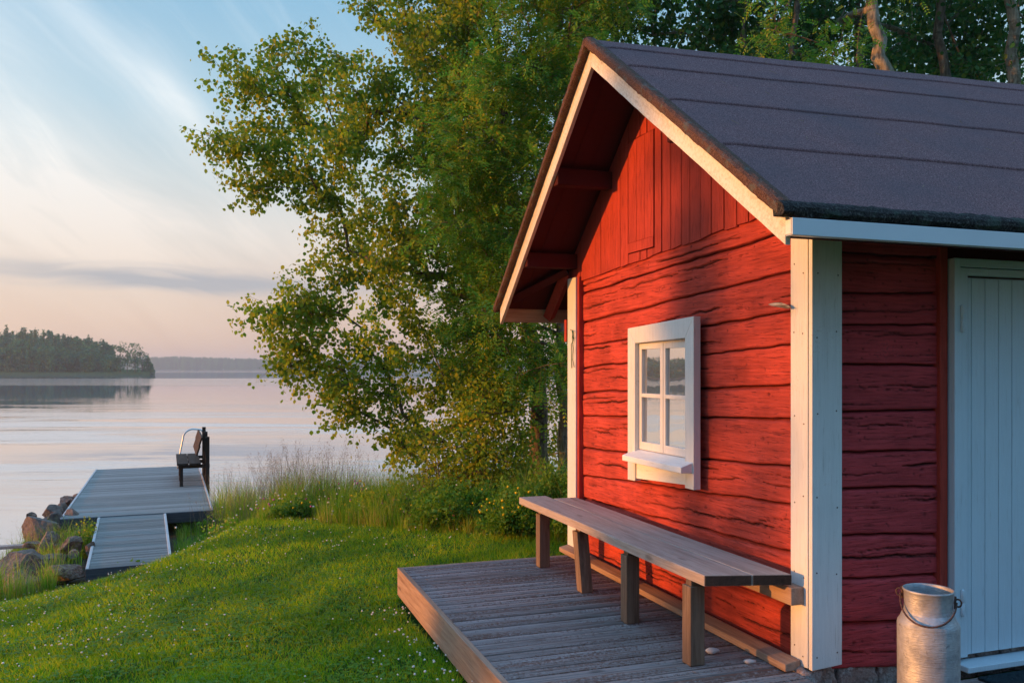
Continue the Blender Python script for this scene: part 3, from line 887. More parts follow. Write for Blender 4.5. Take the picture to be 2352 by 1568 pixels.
# ---- window in the gable wall
win = bpy.data.objects.new('window', None); COL.objects.link(win); win.parent = cab
cw = .062                                  # casing stands this far out
def gp(x, y, w_=cw): return gable(x, y, w_)
TL, TR, BR, BL = gp(1441.5, 754), gp(1593, 726), gp(1593, 1125), gp(1442.5, 1101)
ITL, ITR, IBL, IBR = gp(1458, 788), gp(1573, 776), gp(1458, 1040), gp(1573, 1047)
uL, uR = TL[0], TR[0]; zT = (TL[1] + TR[1]) / 2
iuL, iuR = ITL[0], ITR[0]
zTi = (ITL[1] + ITR[1]) / 2
zB_L = BL[1]; zB_R = BR[1]
print('window', uL, uR, TL[1], TR[1], BL[1], BR[1], 'inner', iuL, iuR, ITL[1], ITR[1], IBL[1], IBR[1])
X0, X1 = -cw, -.012
fr = MB()
fr.prism([(uL, zB_L), (iuL, zB_L + .004), (iuL, ITL[1]), (uL, TL[1])], 0, X0, X1)
fr.prism([(iuR, zB_R), (uR, zB_R), (uR, TR[1]), (iuR, ITR[1])], 0, X0, X1)
fr.prism([(iuL - .0008, ITL[1]), (iuR + .0008, ITR[1]), (uR + .0008, TR[1]), (uL - .0008, TL[1])], 0, X0 + .0006, X1)
fr.obj('frame', M['white'], win, bevel=.003)
zs = IBL[1] - .0
zsr = IBR[1]
apR, apL = gable(1571, 1112, .05)[1], gable(1461, 1098, .05)[1]
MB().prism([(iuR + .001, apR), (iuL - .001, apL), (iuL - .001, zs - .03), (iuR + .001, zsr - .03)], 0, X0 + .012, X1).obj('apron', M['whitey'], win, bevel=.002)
s0, s1 = gable(1436, 1046, .12)[0], gable(1572, 1052, .12)[0]
zsf, zsb = gable(1440, 1047, .145)[1], gable(1440, 1064, .145)[1] + .014; zsash = gable(1520, 1041, .03)[1]
print('sill', zsr, zsf, zsb, zsash)
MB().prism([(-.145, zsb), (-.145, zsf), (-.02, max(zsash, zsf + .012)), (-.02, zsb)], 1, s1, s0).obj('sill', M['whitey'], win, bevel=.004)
# jamb lining
ln = MB()
ln.box(-.045, .03, iuL - .0, iuL + .004, zsash, zTi); ln.box(-.045, .03, iuR - .004, iuR, zsr, zTi)
# two casements
mid = (iuL + iuR) / 2; x_s0, x_s1 = -.030, -.006
zb, zt_ = zsash + .002, zTi - .012
for a, b in ((iuR + .006, mid - .002), (mid + .002, iuL - .006)):
    sm = MB(); st_w = .034
    for (ya, yb, z0, z1) in ((a, a + st_w, zb, zt_), (b - st_w, b, zb, zt_)):
        sm.box(x_s0, x_s1, ya, yb, z0, z1)
    zm = (zb + zt_) / 2 + .01
    for z0, z1 in ((zb, zb + .055), (zt_ - .038, zt_), (zm - .013, zm + .013)):
        sm.box(x_s0 + .0008, x_s1, a + st_w - .001, b - st_w + .001, z0, z1)
    so = sm.obj('sash', M['white'], win, bevel=.002)
    for z0, z1 in ((zb + .05, zm - .01), (zm + .01, zt_ - .033)):
        o = link('pane', np_mesh('pane', [(-.014, a + st_w - .003, z0), (-.014, b - st_w + .003, z0), (-.0120, b - st_w + .003, z1), (-.0120, a + st_w - .003, z1)], [(0, 3, 2, 1)]), M['glass'], so)
MB().box(-.034, -.028, mid - .010, mid + .010, zb, zt_).obj('cover_strip', M['white'], win, bevel=.002)
MB().box(-.004, .02, iuR - .01, iuL + .01, zsash - .02, zTi + .01).obj('backing', M['white'], win)

# ---- door in the side wall
dr = bpy.data.objects.new('door', None); COL.objects.link(dr); dr.parent = cab
c0, _ = side(2193, 900, .03); c1, _ = side(2207, 900, .03); c2, _ = side(2222, 900, .03)
ztc = side(2195, 592, .03)[1]; zdt = 2.245; zdb = .128
print('door', c0, c1, c2, ztc)
MB().box(c0 - .065, c0 - .012, .005, .06, .13, 2.40).obj('post', M['redv'], cab, bevel=.004)
cs = MB(); cs.box(c0, c1, -.030, .02, .10, ztc); cs.box(c1 - .001, 1.95, -.0295, .02, ztc - .045, ztc)
cs.obj('casing', M['door'], dr, bevel=.003)
jb = MB(); jb.box(c1 + .003, c2 + .012, -.022, .02, zdb, ztc - .05); jb.box(c2 + .012, 1.95, -.0215, .02, ztc - .09, ztc - .05)
jb.obj('jamb', M['door'], dr, bevel=.003)
lf = MB(); x = c2 + .022
bw = [.028] + [.098] * 12
for i, wv in enumerate(bw):
    if x > 1.85: break
    lf.box(x, x + wv - .004, -.012, .01, zdb + .01, ztc - .105 - (.0 if i else .0)); x += wv
lf.box(c2 + .02, 1.88, -.002, .02, zdb + .01, ztc - .1)
lf.obj('leaf', M['door'], dr, bevel=.0035)
for zc in (side(2210, 732, .03)[1], side(2210, 1383, .03)[1]):
    hg = MB(); xc = c1 + .006
    prof = [(0, -.075), (.008, -.072), (.0105, -.066), (.0105, -.004), (.009, -.002), (.009, .002), (.0105, .004), (.0105, .066), (.008, .072), (0, .075)]
    hg.lathe([(r, zc + z) for r, z in prof], 14, xc, -.036)
    hg.obj('hinge', M['door'], dr, smooth=True)
MB().box(c0 + .02, 2.0, -.10, .02, .072, .104).obj('threshold', M['door'], dr, bevel=.004)
MB().box(1.95, 2.2, -.03, .05, .10, ztc).obj('casing', M['door'], dr, bevel=.003)
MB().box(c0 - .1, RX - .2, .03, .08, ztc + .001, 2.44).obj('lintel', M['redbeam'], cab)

# ---- stone foundation
def stone_block(x0, x1, y0, y1, z0, z1, seed):
    n = 22; V = []; Fc = []
    b = MB()
    me = bpy.data.meshes.new('s'); import bmesh
    bm = bmesh.new(); bmesh.ops.create_cube(bm, size=1.0); bmesh.ops.subdivide_edges(bm, edges=bm.edges[:], cuts=9, use_grid_fill=True)
    for v in bm.verts:
        p = v.co.copy(); q = Vector((p.x * 2, p.y * 2, p.z * 2)); l = max(abs(q.x), abs(q.y), abs(q.z))
        rr = q.normalized() * .5 * 1.15
        p = p.lerp(rr, .22)
        wv = Vector((x0 + (p.x + .5) * (x1 - x0), y0 + (p.y + .5) * (y1 - y0), z0 + (p.z + .5) * (z1 - z0)))
        nz = mnoise.fractal(wv * 9 + Vector((seed, 0, 0)), .6, 2.0, 4)
        wv += p.normalized() * nz * .018
        v.co = wv
    bm.to_mesh(me); bm.free()
    return me
x = .005; k = 0; rr = random.Random(3)
vs_, fs_ = [], []
while x < 2.6:
    wv = rr.uniform(.16, .34)
    me = stone_block(x, x + wv - .008, .03 + rr.uniform(-.01, .012), .18, -.12, .168 + rr.uniform(-.012, .0), k * 7.7)
    b0 = len(vs_); vs_ += [tuple(v.co) for v in me.vertices]; fs_ += [tuple(i + b0 for i in p.vertices) for p in me.polygons]
    x += wv; k += 1
y = .015
while y < 3.0:
    wv = rr.uniform(.2, .4)
    me = stone_block(.045 + rr.uniform(-.008, .01), .16, y, y + wv - .008, -.12, .185 + rr.uniform(-.008, .008), k * 5.1)
    b0 = len(vs_); vs_ += [tuple(v.co) for v in me.vertices]; fs_ += [tuple(i + b0 for i in p.vertices) for p in me.polygons]
    y += wv; k += 1
me = bpy.data.meshes.new('foundation'); me.from_pydata(vs_, [], fs_); me.update()
link('foundation', me, M['stone'], cab, smooth=True)
me = stone_block(-.045, .075, -.02, .11, -.1, .168, 91.0); link('corner_stone', me, M['stone'], cab, smooth=True)

# ---- terrace deck in front of the gable
dk = empty('terrace_deck', 'low wooden deck of weathered planks beside the red gable wall', 'deck', CAB, CROT)
DZ = .15; DW = 1.523; DU = 2.945; DN = -1.6
b = MB(); y = DU - .004; rr = random.Random(12)
while y > DN:
    wv = .0935; dz = rr.uniform(-.003, .002)
    x0 = -DW + .040; x1 = .025 if y - wv > .10 else -.05
    # reeded board: three shallow ridges
    yy = [y, y - .003, y - .026, y - .033, y - .054, y - .061, y - wv + .011, y - wv + .008]
    zz = [-.006, 0, 0, -.004, -.004, 0, 0, -.006]
    zz = [-.009, 0, -.001, -.0055, -.001, -.0055, 0, -.009]
    poly = [(yy[i], DZ + zz[i] + dz) for i in range(8)] + [(y - wv + .008, DZ - .028), (y, DZ - .028)]
    b.prism(poly, 0, x0, x1); y -= wv
b.obj('decking', M['deck'], dk)
r2_ = MB(); r2_.box(-DW, -DW + .036, DN, DU + .0, -.055, DZ + .006); r2_.obj('rim_board', M['rim'], dk, bevel=.003)
r2_ = MB(); r2_.box(-DW + .036, .02, DU + .001, DU + .03, -.035, DZ - .002); r2_.obj('rim_board', M['rim'], dk, bevel=.003)
jo = MB()
for xx in (-1.25, -.75, -.25): jo.box(xx - .03, xx + .03, DN, DU - .01, -.06, DZ - .03)
jo.obj('joist', M['dark'], dk)
# base plank lying at the foot of the wall
MB().prism([(-.105, DZ + .002), (-.105, DZ + .040), (-.030, DZ + .054), (-.012, DZ + .054), (-.012, DZ + .002)], 1, .05, 3.10).obj('base_plank', M['rim'], cab, bevel=.004)

# reddish step deck before the door, with its mat
sd = empty('door_step', 'reddish plank step below the white door', 'step', CAB, CROT)
b = MB(); y = -.10
while y > -1.5:
    b.box(-.02, 2.6, y - .09, y, .018, .046); y -= .096
b.obj('plank', M['deck'], sd, bevel=.003)
dm = MB(); dm.box(.98, 1.95, -.62, -.125, .047, .062)
o = dm.obj('door_mat', M['mat'], None, bevel=.004); o.location = CAB; o.rotation_euler = (0, 0, CROT)
tag(o, 'dark blue-green coarse mat at the foot of the white door', 'mat')

# ---- the long bench
bn = empty('bench', 'long grey plank bench on square posts along the red gable wall', 'bench', to_world(0, 0, DZ), CROT)
BT = .648 - DZ
def cut(x): return .17 + (x + .505) / .435 * -.125       # the near ends are sawn off at a slant
for xa, xb, u1 in ((-.266, -.070, 2.82), (-.505, -.270, 2.985)):
    b = MB(); n = 30; V = []
    for i in range(n + 1):
        s_ = i / n; wob = .0015 * sin(s_ * 9 + xa * 20)
        pr = [(xa, BT - .054), (xb, BT - .054), (xb, BT - .004), (xb - .004, BT), (xa + .004, BT), (xa, BT - .004)]
        V += [(x, cut(x) + (u1 - cut(x)) * s_, z + wob) for x, z in pr]
    fs = []
    for i in range(n):
        for k in range(6): fs.append((i * 6 + k, (i + 1) * 6 + k, (i + 1) * 6 + (k + 1) % 6, i * 6 + (k + 1) % 6))
    fs.append((0, 1, 2, 3, 4, 5)); fs.append(tuple(n * 6 + k for k in range(6))[::-1])
    b.add(V, fs)
    o = b.obj('seat_plank', M['bench'], bn)
    e = MB(); ya, yb = cut(xa + .003), cut(xb - .003)
    e.prism([(xa + .003, ya - .003), (xb - .003, yb - .003), (xb - .003, yb + .002), (xa + .003, ya + .002)], 2, BT - .052, BT - .002)
    e.obj('end_grain', M['dark'], o, bevel=.003)
rr = random.Random(4)
for u_, xc, lean in ((2.64, -.430, 0), (1.84, -.425, -.05), (1.095, -.455, 0), (.325, -.475, 0)):
    hl = .043
    c = []
    for z, dx, du in ((0, 0, 0), (BT - .085, lean * .3, lean)):
        for sx, sy in ((-1, -1), (1, -1), (1, 1), (-1, 1)): c.append((xc + dx + sx * hl, u_ - du + sy * hl, z))
    MB().quad8(c).obj('leg', M['leg'], bn, bevel=.004)
    MB().box(xc - .03, -.05, u_ - lean - .028, u_ - lean + .028, BT - .086, BT - .054).obj('cross_bar', M['leg'], bn, bevel=.003)
MB().box(-.085, -.004, .03, 2.90, BT - .155, BT - .065).obj('wall_ledger', M['rim'], bn, bevel=.004)

# ---- milk can
mc = empty('milk_can', 'dented aluminium milk can with wire handle standing before the white door', 'milk can', (2.0, 4.10, .046), -.42)
b = MB()
R_ = .152
prof = [(0, 0.004), (R_ - .006, .004), (R_, .012), (R_, .030), (R_ - .002, .033), (R_ - .001, .20), (R_, .30), (R_, .435), (R_ - .003, .447), (R_ - .014, .462), (.128, .487), (.122, .493), (.1195, .50), (.1175, .52),
        (.118, .585), (.1225, .594), (.1255, .600), (.1245, .606), (.120, .607), (.1155, .602), (.1135, .58), (.1125, .50), (.12, .47), (.145, .43), (.145, .02), (0, .015)]
b.lathe(prof, 72)
V = np.array(b.v)
an = np.arctan2(V[:, 1], V[:, 0])
dent = .010 * np.exp(-(((an + 1.4) / .35) ** 2 + ((V[:, 2] - .06) / .04) ** 2)) + .004 * np.exp(-(((an + 2.2) / .4) ** 2 + ((V[:, 2] - .33) / .05) ** 2)) + .004 * np.exp(-(((an + .9) / .5) ** 2 + ((V[:, 2] - .2) / .07) ** 2)) + .0015 * vn(V[:, 0] * 12, V[:, 1] * 12, V[:, 2] * 12, 4)
k = 1 - dent / np.maximum(np.hypot(V[:, 0], V[:, 1]), .05); V[:, 0] *= k; V[:, 1] *= k
b.v = [tuple(v) for v in V]
b.obj('body', M['can'], mc, smooth=True)
mc.scale = (.91, .91, .985)
# the handle hangs down in front of the neck from two ears
ha = radians(-8)
e1 = Vector((-cos(ha), -sin(ha), 0)) * .128 + Vector((0, 0, .575)); e2 = Vector((cos(ha), sin(ha), 0)) * .128 + Vector((0, 0, .555))
fwd = Vector((sin(ha), -cos(ha), 0)); pts = []
for i in range(25):
    a = pi * i / 24
    p = e1.lerp(e2, .5 - .5 * cos(a)) + fwd * (.158 * sin(a)) + Vector((0, 0, -.105 * max(sin(a), 0) ** .8))
    pts.append(p + (p - Vector((0, 0, p.z))).normalized() * .006)
MB().tube(pts, .0048, 8).obj('handle', M['rust'], mc, smooth=True)
for p in (e1, e2):
    ear = MB(); c = p + (p - Vector((0, 0, p.z))).normalized() * .012
    rad = (p - Vector((0, 0, p.z))).normalized()
    ring = [c + rad * (.016 * cos(q)) + Vector((0, 0, 1)) * (.018 * sin(q)) for q in np.linspace(0, 2 * pi, 17)]
    ear.tube(ring, .0045, 6); ear.tube([c + Vector((0, 0, .03)) - rad * .012, c - rad * .014 + Vector((0, 0, -.03))], .006, 6)
    ear.obj('ear', M['rust'], mc, smooth=True)

# ---- small things on the cabin
fe = MB(); a = gable(1820, 708, .03); tip = gable(1766, 699, .05)
q0 = to_world(-.03, a[0], a[1]); q1 = to_world(-.055, tip[0], tip[1])
n = 14; top = []; bot = []; dirv = q1 - q0
for i in range(n + 1):
    s_ = i / n; c = q0 + dirv * s_ + Vector((0, 0, .012 * sin(pi * s_)))
    wv = .004 + .020 * sin(pi * min(1, s_ * 1.05)) ** .8 if .1 < s_ < .97 else .0012
    top.append(c + Vector((0, 0, .35 * wv))); bot.append(c - Vector((0, -.004, .75 * wv)))
vs = top + bot; fe.add(vs, [(i, i + 1, n + 2 + i, n + 1 + i) for i in range(n)])
fo = fe.obj('feather', M['feather']); s = fo.modifiers.new('t', 'SOLIDIFY'); s.thickness = .0015
tag(fo, 'small grey-brown feather tucked behind the white corner board', 'feather')
tw = MB()
def gw(x, y, w_): u_, z_ = gable(x, y, w_); return to_world(-w_, u_, z_)
tw.tube([gw(1314, 760, .03), gw(1317, 782, .032), gw(1312, 790, .03), gw(1313, 845, .03)], .0035, 5)
tw.tube([gw(1316, 758, .034), gw(1314, 775, .036), gw(1317, 800, .034), gw(1315, 825, .03), gw(1319, 843, .03)], .003, 5)
tw.tube([gw(1310, 757, .03), gw(1317, 762, .05), gw(1318, 778, .03)], .003, 5)
tag(tw.obj('twine', M['twine'], smooth=True), 'green twine hanging from a nail on the far white corner board', 'twine')


def pebble(loc, r, seed, name='pebble', mat='pebble', sub=2, sq=(1, 1, .7), amp=.25, parent=None):
    import bmesh
    bm = bmesh.new(); bmesh.ops.create_icosphere(bm, subdivisions=sub, radius=1.0)
    for v in bm.verts:
        p = v.co.copy(); nz = mnoise.fractal(p * 1.1 + Vector((seed * 3.1, seed, 0)), .7, 2.1, 4)
        cell = mnoise.cell(p * 1.2 + Vector((seed, 0, 0)))
        p *= 1 + amp * nz
        v.co = Vector((p.x * sq[0], p.y * sq[1], p.z * sq[2])) * r
    me = bpy.data.meshes.new(name); bm.to_mesh(me); bm.free()
    o = link(name, me, M[mat], parent, smooth=True); o.location = loc
    return o
tag(pebble(to_world(-.30, .42, DZ + .018), .03, 4, sq=(1.3, .8, .6)), 'larger white pebble on the deck behind the nearest bench post', 'pebble')
tag(pebble(to_world(-.20, .22, DZ + .013), .022, 8, sq=(1.4, .7, .6)), 'smaller white pebble on the deck close to the base plank', 'pebble')
# ------------------------------------------------------------------ leaves and trees
TPL = {'round': [(0, 0), (.22, .36), (.58, .42), (1.0, 0), (.58, -.42), (.22, -.36)],
       'oval': [(0, 0), (.3, .24), (.7, .22), (1.0, 0), (.7, -.22), (.3, -.24)]}


def leaf_verts(P, S, shape='round', hang=.5, fold=.12, r=rng, out=None):
    """leaf polygons at P (n,3), sizes S, hanging more or less from their stalks"""
    n = len(P)
    a = r.normal(size=(n, 3)); a[:, 2] -= hang * 2.2
    if out is not None: a = a * .55 + out * 1.2
    a /= np.linalg.norm(a, axis=1, keepdims=True)
    b = r.normal(size=(n, 3)); b -= a * np.sum(a * b, 1, keepdims=True); b /= np.linalg.norm(b, axis=1, keepdims=True)
    c = np.cross(a, b)
    tp = np.array(TPL[shape])
    V = P[:, None] + S[:, None, None] * (a[:, None] * tp[None, :, :1] + b[:, None] * tp[None, :, 1:2] + c[:, None] * (fold * np.abs(tp[None, :, 1:2])))
    return V.reshape(-1, 3), len(tp)


def leaf_obj(name, Vs, k, mat, parent=None):
    V = np.concatenate(Vs) if isinstance(Vs, list) else Vs
    n = len(V) // k
    if k == 5:        # two-piece grass blade
        B = (np.arange(n) * 5)[:, None]
        return link(name, np_mesh(name, V, (B + np.array([0, 1, 2, 4, 4, 2, 3])[None]).ravel(), np.tile([4, 3], n)), mat, parent)
    return link(name, np_mesh(name, V, np.arange(n * k).reshape(n, k)), mat, parent)


def in_poly(x, y, poly):
    c = np.zeros(len(x), bool); n = len(poly)
    for i in range(n):
        a, b = poly[i], poly[(i + 1) % n]
        c ^= ((a[1] > y) != (b[1] > y)) & (x < (b[0] - a[0]) * (y - a[1]) / (b[1] - a[1] + 1e-9) + a[0])
    return c


def fill(poly, n, Y0, dY, r):
    """n points spread through a volume whose outline is poly"""
    out = []
    xs = [p[0] for p in poly]; ys = [p[1] for p in poly]
    while len(out) < n:
        x = r.uniform(min(xs), max(xs), 400); y = r.uniform(min(ys), max(ys), 400)
        ok = in_poly(x, y, poly)
        for a, b in zip(x[ok], y[ok]):
            q = at(a, b, Y0 + r.uniform(-dY, dY))
            if all((q - o).length > .22 for o in out[-60:]): out.append(q)
            if len(out) >= n: break
    return out


def tree(name, label, trunk, r0, tips, leafmat, barkmat, leaf=.055, per=300, L=.75, shape='round', hang=.5, spread=.16, droop=.35, seed=1,
         group=None, cat='tree', pinnate=False, tmin=.2, dens_tip=1.0):
    """trunk: polyline from the foot up; tips: where the leafy sprays are; the boughs grow from the trunk to them"""
    r = np.random.default_rng(seed)
    foot = Vector(trunk[0])
    root = empty(name, label, cat, foot, 0, group)
    wood_ = MB()
    tp = [Vector(p) - foot for p in trunk]
    fine = []
    for i in range(len(tp) - 1):
        for k in range(6): fine.append(tp[i].lerp(tp[i + 1], k / 6))
    fine.append(tp[-1]); n = len(fine)
    fine = [p + Vector((.02 * r.normal(), .02 * r.normal(), 0)) * (0 if i == 0 else 1) for i, p in enumerate(fine)]
    rad = [r0 * ((1 - .82 * (i / (n - 1))) + .35 * math.exp(-i * .9)) for i in range(n)]
    wood_.tube(fine, rad, 14)
    nodes = [(p, None) for i, p in enumerate(fine) if i > n * tmin]       # (pos, parent index)
    par = [None] * len(nodes); cnt = [0] * len(nodes); pos = [p for p, _ in nodes]
    T = [Vector(p) - foot for p in tips]

    def td(p): return min((p - q).length for q in fine[::3])
    T.sort(key=td)
    dirs = []
    for tip in T:
        A = np.array([tuple(p) for p in pos]); d = A - np.array(tuple(tip))
        ln = np.linalg.norm(d, axis=1) + np.maximum(d[:, 2] + .1, 0) * .9
        j = int(np.argmin(ln)); p0 = pos[j]
        mid = p0.lerp(tip, .5) + Vector((r.normal() * .06, r.normal() * .06, .10 * (tip - p0).length))
        prev = j
        for s in (.33, .66, 1.0):
            q = p0 * (1 - s) ** 2 + mid * 2 * s * (1 - s) + tip * s * s
            pos.append(q); par.append(prev); cnt.append(0); prev = len(pos) - 1
        dirs.append(((tip - pos[par[prev]]).normalized(), prev))
        k = prev
        while k is not None and par[k] is not None:
            cnt[k] += 1; k = par[k]
    def rr_(c): return min(.0035 * math.sqrt(c + 1) * (1 + .03 * c), r0 * .45)
    for i in range(len(pos)):
        if par[i] is None: continue
        wood_.tube([pos[par[i]], pos[i]], [rr_(max(cnt[i], 1)) * 1.12, rr_(cnt[i])], 5, cap=False)
    P = []; OUT = []
    for (d, k), tip in zip(dirs, T):
        m_ = 7
        for s in range(m_):
            t_ = s / (m_ - 1)
            st_ = tip - d * (L * (.15 + .55 * t_)) * r.uniform(.5, 1)
            dv = (d + Vector(r.normal(size=3)) * .75)
            dv.z -= droop * .5; dv.normalize()
            ln = L * r.uniform(.45, .95)
            en = st_ + dv * ln + Vector((0, 0, -droop * .3 * ln))
            wood_.tube([st_, st_.lerp(en, .5) + Vector((0, 0, .03)), en], [.0028, .0022, .001], 3, cap=False)
            c = max(4, int(per / m_ * r.uniform(.6, 1.4)))
            q = r.uniform(0, 1, c) ** .8
            a = np.array(st_)[None] * (1 - q[:, None]) + np.array(en)[None] * q[:, None]
            a = a + r.normal(size=(c, 3)) * spread * (.55 + .45 * (1 - q[:, None])) * np.array([1, 1, .8])
            P.append(a); OUT.append(np.repeat(np.array(dv)[None], c, 0))
    P = np.concatenate(P); OUT = np.concatenate(OUT)
    wood_.obj('trunk', M[barkmat], root, smooth=True)
    if not pinnate:
        S = leaf * r.uniform(.6, 1.25, len(P))
        V, k = leaf_verts(P, S, shape, hang, r=r)
    else:
        n = len(P)                       # feathered leaves: pairs of leaflets on a stalk
        a = OUT * .6 + r.normal(size=(n, 3)) * .6; a[:, 2] -= .15; a /= np.linalg.norm(a, axis=1, keepdims=True)
        up = np.array([0, 0, 1.0])[None] + r.normal(size=(n, 3)) * .35
        b = np.cross(a, up); b /= np.linalg.norm(b, axis=1, keepdims=True)
        c = np.cross(b, a); Ls = leaf * 2.6 * r.uniform(.7, 1.2, n)
        VV = []
        for i in range(5):
            t_ = .12 + .2 * i
            for sgn in (-1, 1):
                base_ = P + a * (Ls * t_)[:, None] - np.array([0, 0, 1.0])[None] * (Ls * .25 * t_ * t_)[:, None]
                dirl = b * sgn * .85 + a * .45 - c * .12
                wv = a * .8 - b * sgn * .3
                ll = (Ls * .34 * (1 - .25 * abs(t_ - .5)))[:, None]; ww = ll * .26
                VV.append(np.stack([base_, base_ + dirl * ll * .5 + wv * ww, base_ + dirl * ll, base_ + dirl * ll * .5 - wv * ww], 1))
        V = np.concatenate(VV, 0).reshape(-1, 3); k = 4
        # leaflets of one leaf share no vertices; fine
    leaf_obj('crown', V, k, M[leafmat], root)
    print(name, 'leaves', len(V) // k)
    return root


R_ = np.random.default_rng(42)
# --- the big aspen over the water: outline sprays first, then the body of the crown
Yt = 12.6
spr = [(515, 152, 12), (555, 165, 12), (600, 120, 12.3), (655, 100, 12.4), (700, 105, 12.6), (760, 120, 12.6), (545, 200, 12.1), (590, 190, 12.3), (640, 170, 12.5), (610, 225, 12.2), (660, 215, 12.5),
       (475, 312, 12), (505, 318, 12.1), (540, 285, 12.2), (530, 340, 12.1), (570, 325, 12.3), (600, 290, 12.4), (610, 345, 12.4), (585, 375, 12.3), (560, 400, 12.3), (585, 445, 12.3), (605, 430, 12.4), (630, 395, 12.4), (625, 360, 12.6), (650, 310, 12.6), (655, 350, 12.5),
       (690, 400, 12.5), (720, 420, 12.6), (735, 455, 12.6), (745, 520, 12.6), (765, 560, 12.6), (740, 605, 12.5), (790, 620, 12.6), (775, 470, 12.8), (760, 400, 12.8),
       (595, 718, 12), (625, 712, 12.1), (660, 700, 12.2), (675, 672, 12.2), (705, 665, 12.3), (700, 710, 12.3), (735, 690, 12.4), (660, 735, 12.2), (770, 660, 12.5), (760, 710, 12.5),
       (645, 780, 12.1), (665, 785, 12.2), (670, 820, 12.2), (645, 855, 12.1), (670, 848, 12.2), (690, 805, 12.3), (720, 760, 12.4), (735, 735, 12.4),
       (730, 835, 12.3), (760, 842, 12.4), (790, 850, 12.4), (800, 800, 12.5), (745, 885, 12.3), (775, 890, 12.4), (820, 880, 12.5), (805, 920, 12.4), (790, 965, 12.3), (825, 945, 12.4), (850, 905, 12.5),
       (855, 812, 12.6), (840, 760, 12.6), (890, 860, 12.6), (900, 910, 12.6), (925, 950, 12.6), (900, 985, 12.5), (915, 1035, 12.5), (945, 1030, 12.5), (950, 985, 12.6), (970, 1010, 12.6)]
body = [(800, -200), (835, 0), (820, 120), (760, 150), (700, 200), (640, 240), (690, 330), (740, 400), (790, 470), (790, 600), (830, 650), (860, 800), (960, 960), (1100, 1000), (1180, 880), (1180, 560), (1130, 330), (1120, 0), (1150, -220)]
tips = [at(x, y, d + R_.uniform(-.35, .35)) for x, y, d in spr] + fill(body, 205, 12.9, 1.5, R_)
gA = at(1248, 1150, 13.4)
tree('aspen_tree', 'tall aspen leaning out over the lake, its olive leaf sprays reaching far left', [(gA.x, gA.y, gz1(gA.x, gA.y) - .1), (gA.x - .08, 13.4, 1.4), (gA.x - .28, 13.3, 2.7), (gA.x - .5, 13.2, 4.6), (gA.x - .8, 13.1, 7.2), (gA.x - 1.0, 13.0, 9.0)],
     .155, tips, 'aspen', 'bark', leaf=.062, per=235, L=.62, hang=.6, spread=.10, droop=.3, seed=3, group='trees on the lake bank')
# --- second trunk by the cabin, its crown behind and above
b2 = [(1000, -220), (1000, 300), (1090, 700), (1010, 860), (1180, 840), (1320, 730), (1340, 200), (1420, 60), (1500, -200)]
gB = at(1300, 1150, 12.6)
tips = fill(b2, 140, 13.2, 1.2, R_) + fill([(1195, 760), (1310, 760), (1310, 1130), (1195, 1130)], 13, 14.6, .5, R_)
tree('alder_tree', 'slimmer sunlit tree trunk right beside the far white corner board', [(gB.x, gB.y, gz1(gB.x, gB.y) - .1), (gB.x - .02, 12.6, 1.2), (gB.x - .10, 12.6, 2.4), (gB.x - .14, 12.6, 4.0), (gB.x - .1, 12.6, 7.0), (gB.x, 12.7, 9.0)],
     .10, tips, 'aspen', 'barkp', leaf=.055, per=250, L=.6, hang=.4, spread=.16, droop=.25, seed=4, group='trees on the lake bank')
# --- rowan with feathered leaves in front of them
rw = [(1000, 250), (1150, 60), (1150, -180), (1420, -180), (1480, 40), (1370, 60), (1320, 250), (1240, 560), (1170, 700), (1180, 760), (1310, 760), (1300, 850), (1180, 900), (1080, 840), (1020, 640), (1000, 420)]
gC = at(1275, 1150, 11.6)
tips = fill(rw, 118, 11.2, .9, R_)
tree('rowan_tree', 'green rowan with feathered leaves filling the gap left of the roof edge', [(gC.x + .35, gC.y, gz1(gC.x, gC.y) - .1), (gC.x + .3, 11.6, 1.4), (gC.x + .2, 11.5, 3.0), (gC.x + .1, 11.4, 5.0), (gC.x + .3, 11.4, 7.2)],
     .05, tips, 'rowan', 'bark', leaf=.070, per=88, L=.6, spread=.17, droop=.4, seed=5, pinnate=True, group='trees on the lake bank')
# --- low leafy growth under the big trees
lo_ = [(960, 990), (1060, 900), (1190, 860), (1215, 1180), (1000, 1170), (985, 1100)]
tips = fill(lo_, 66, 11.3, .55, R_)
gD = at(1090, 1200, 11.4)
tree('bird_cherry', 'low bushy bird cherry between the tree trunks and the lake', [(gD.x, gD.y, gz1(gD.x, gD.y) - .1), (gD.x, gD.y, .2), (gD.x + .1, gD.y, .9), (gD.x + .1, gD.y, 1.7)],
     .035, tips, 'aspen', 'bark', leaf=.05, per=170, L=.5, hang=.3, spread=.17, droop=.2, seed=6, group='trees on the lake bank', tmin=.1)

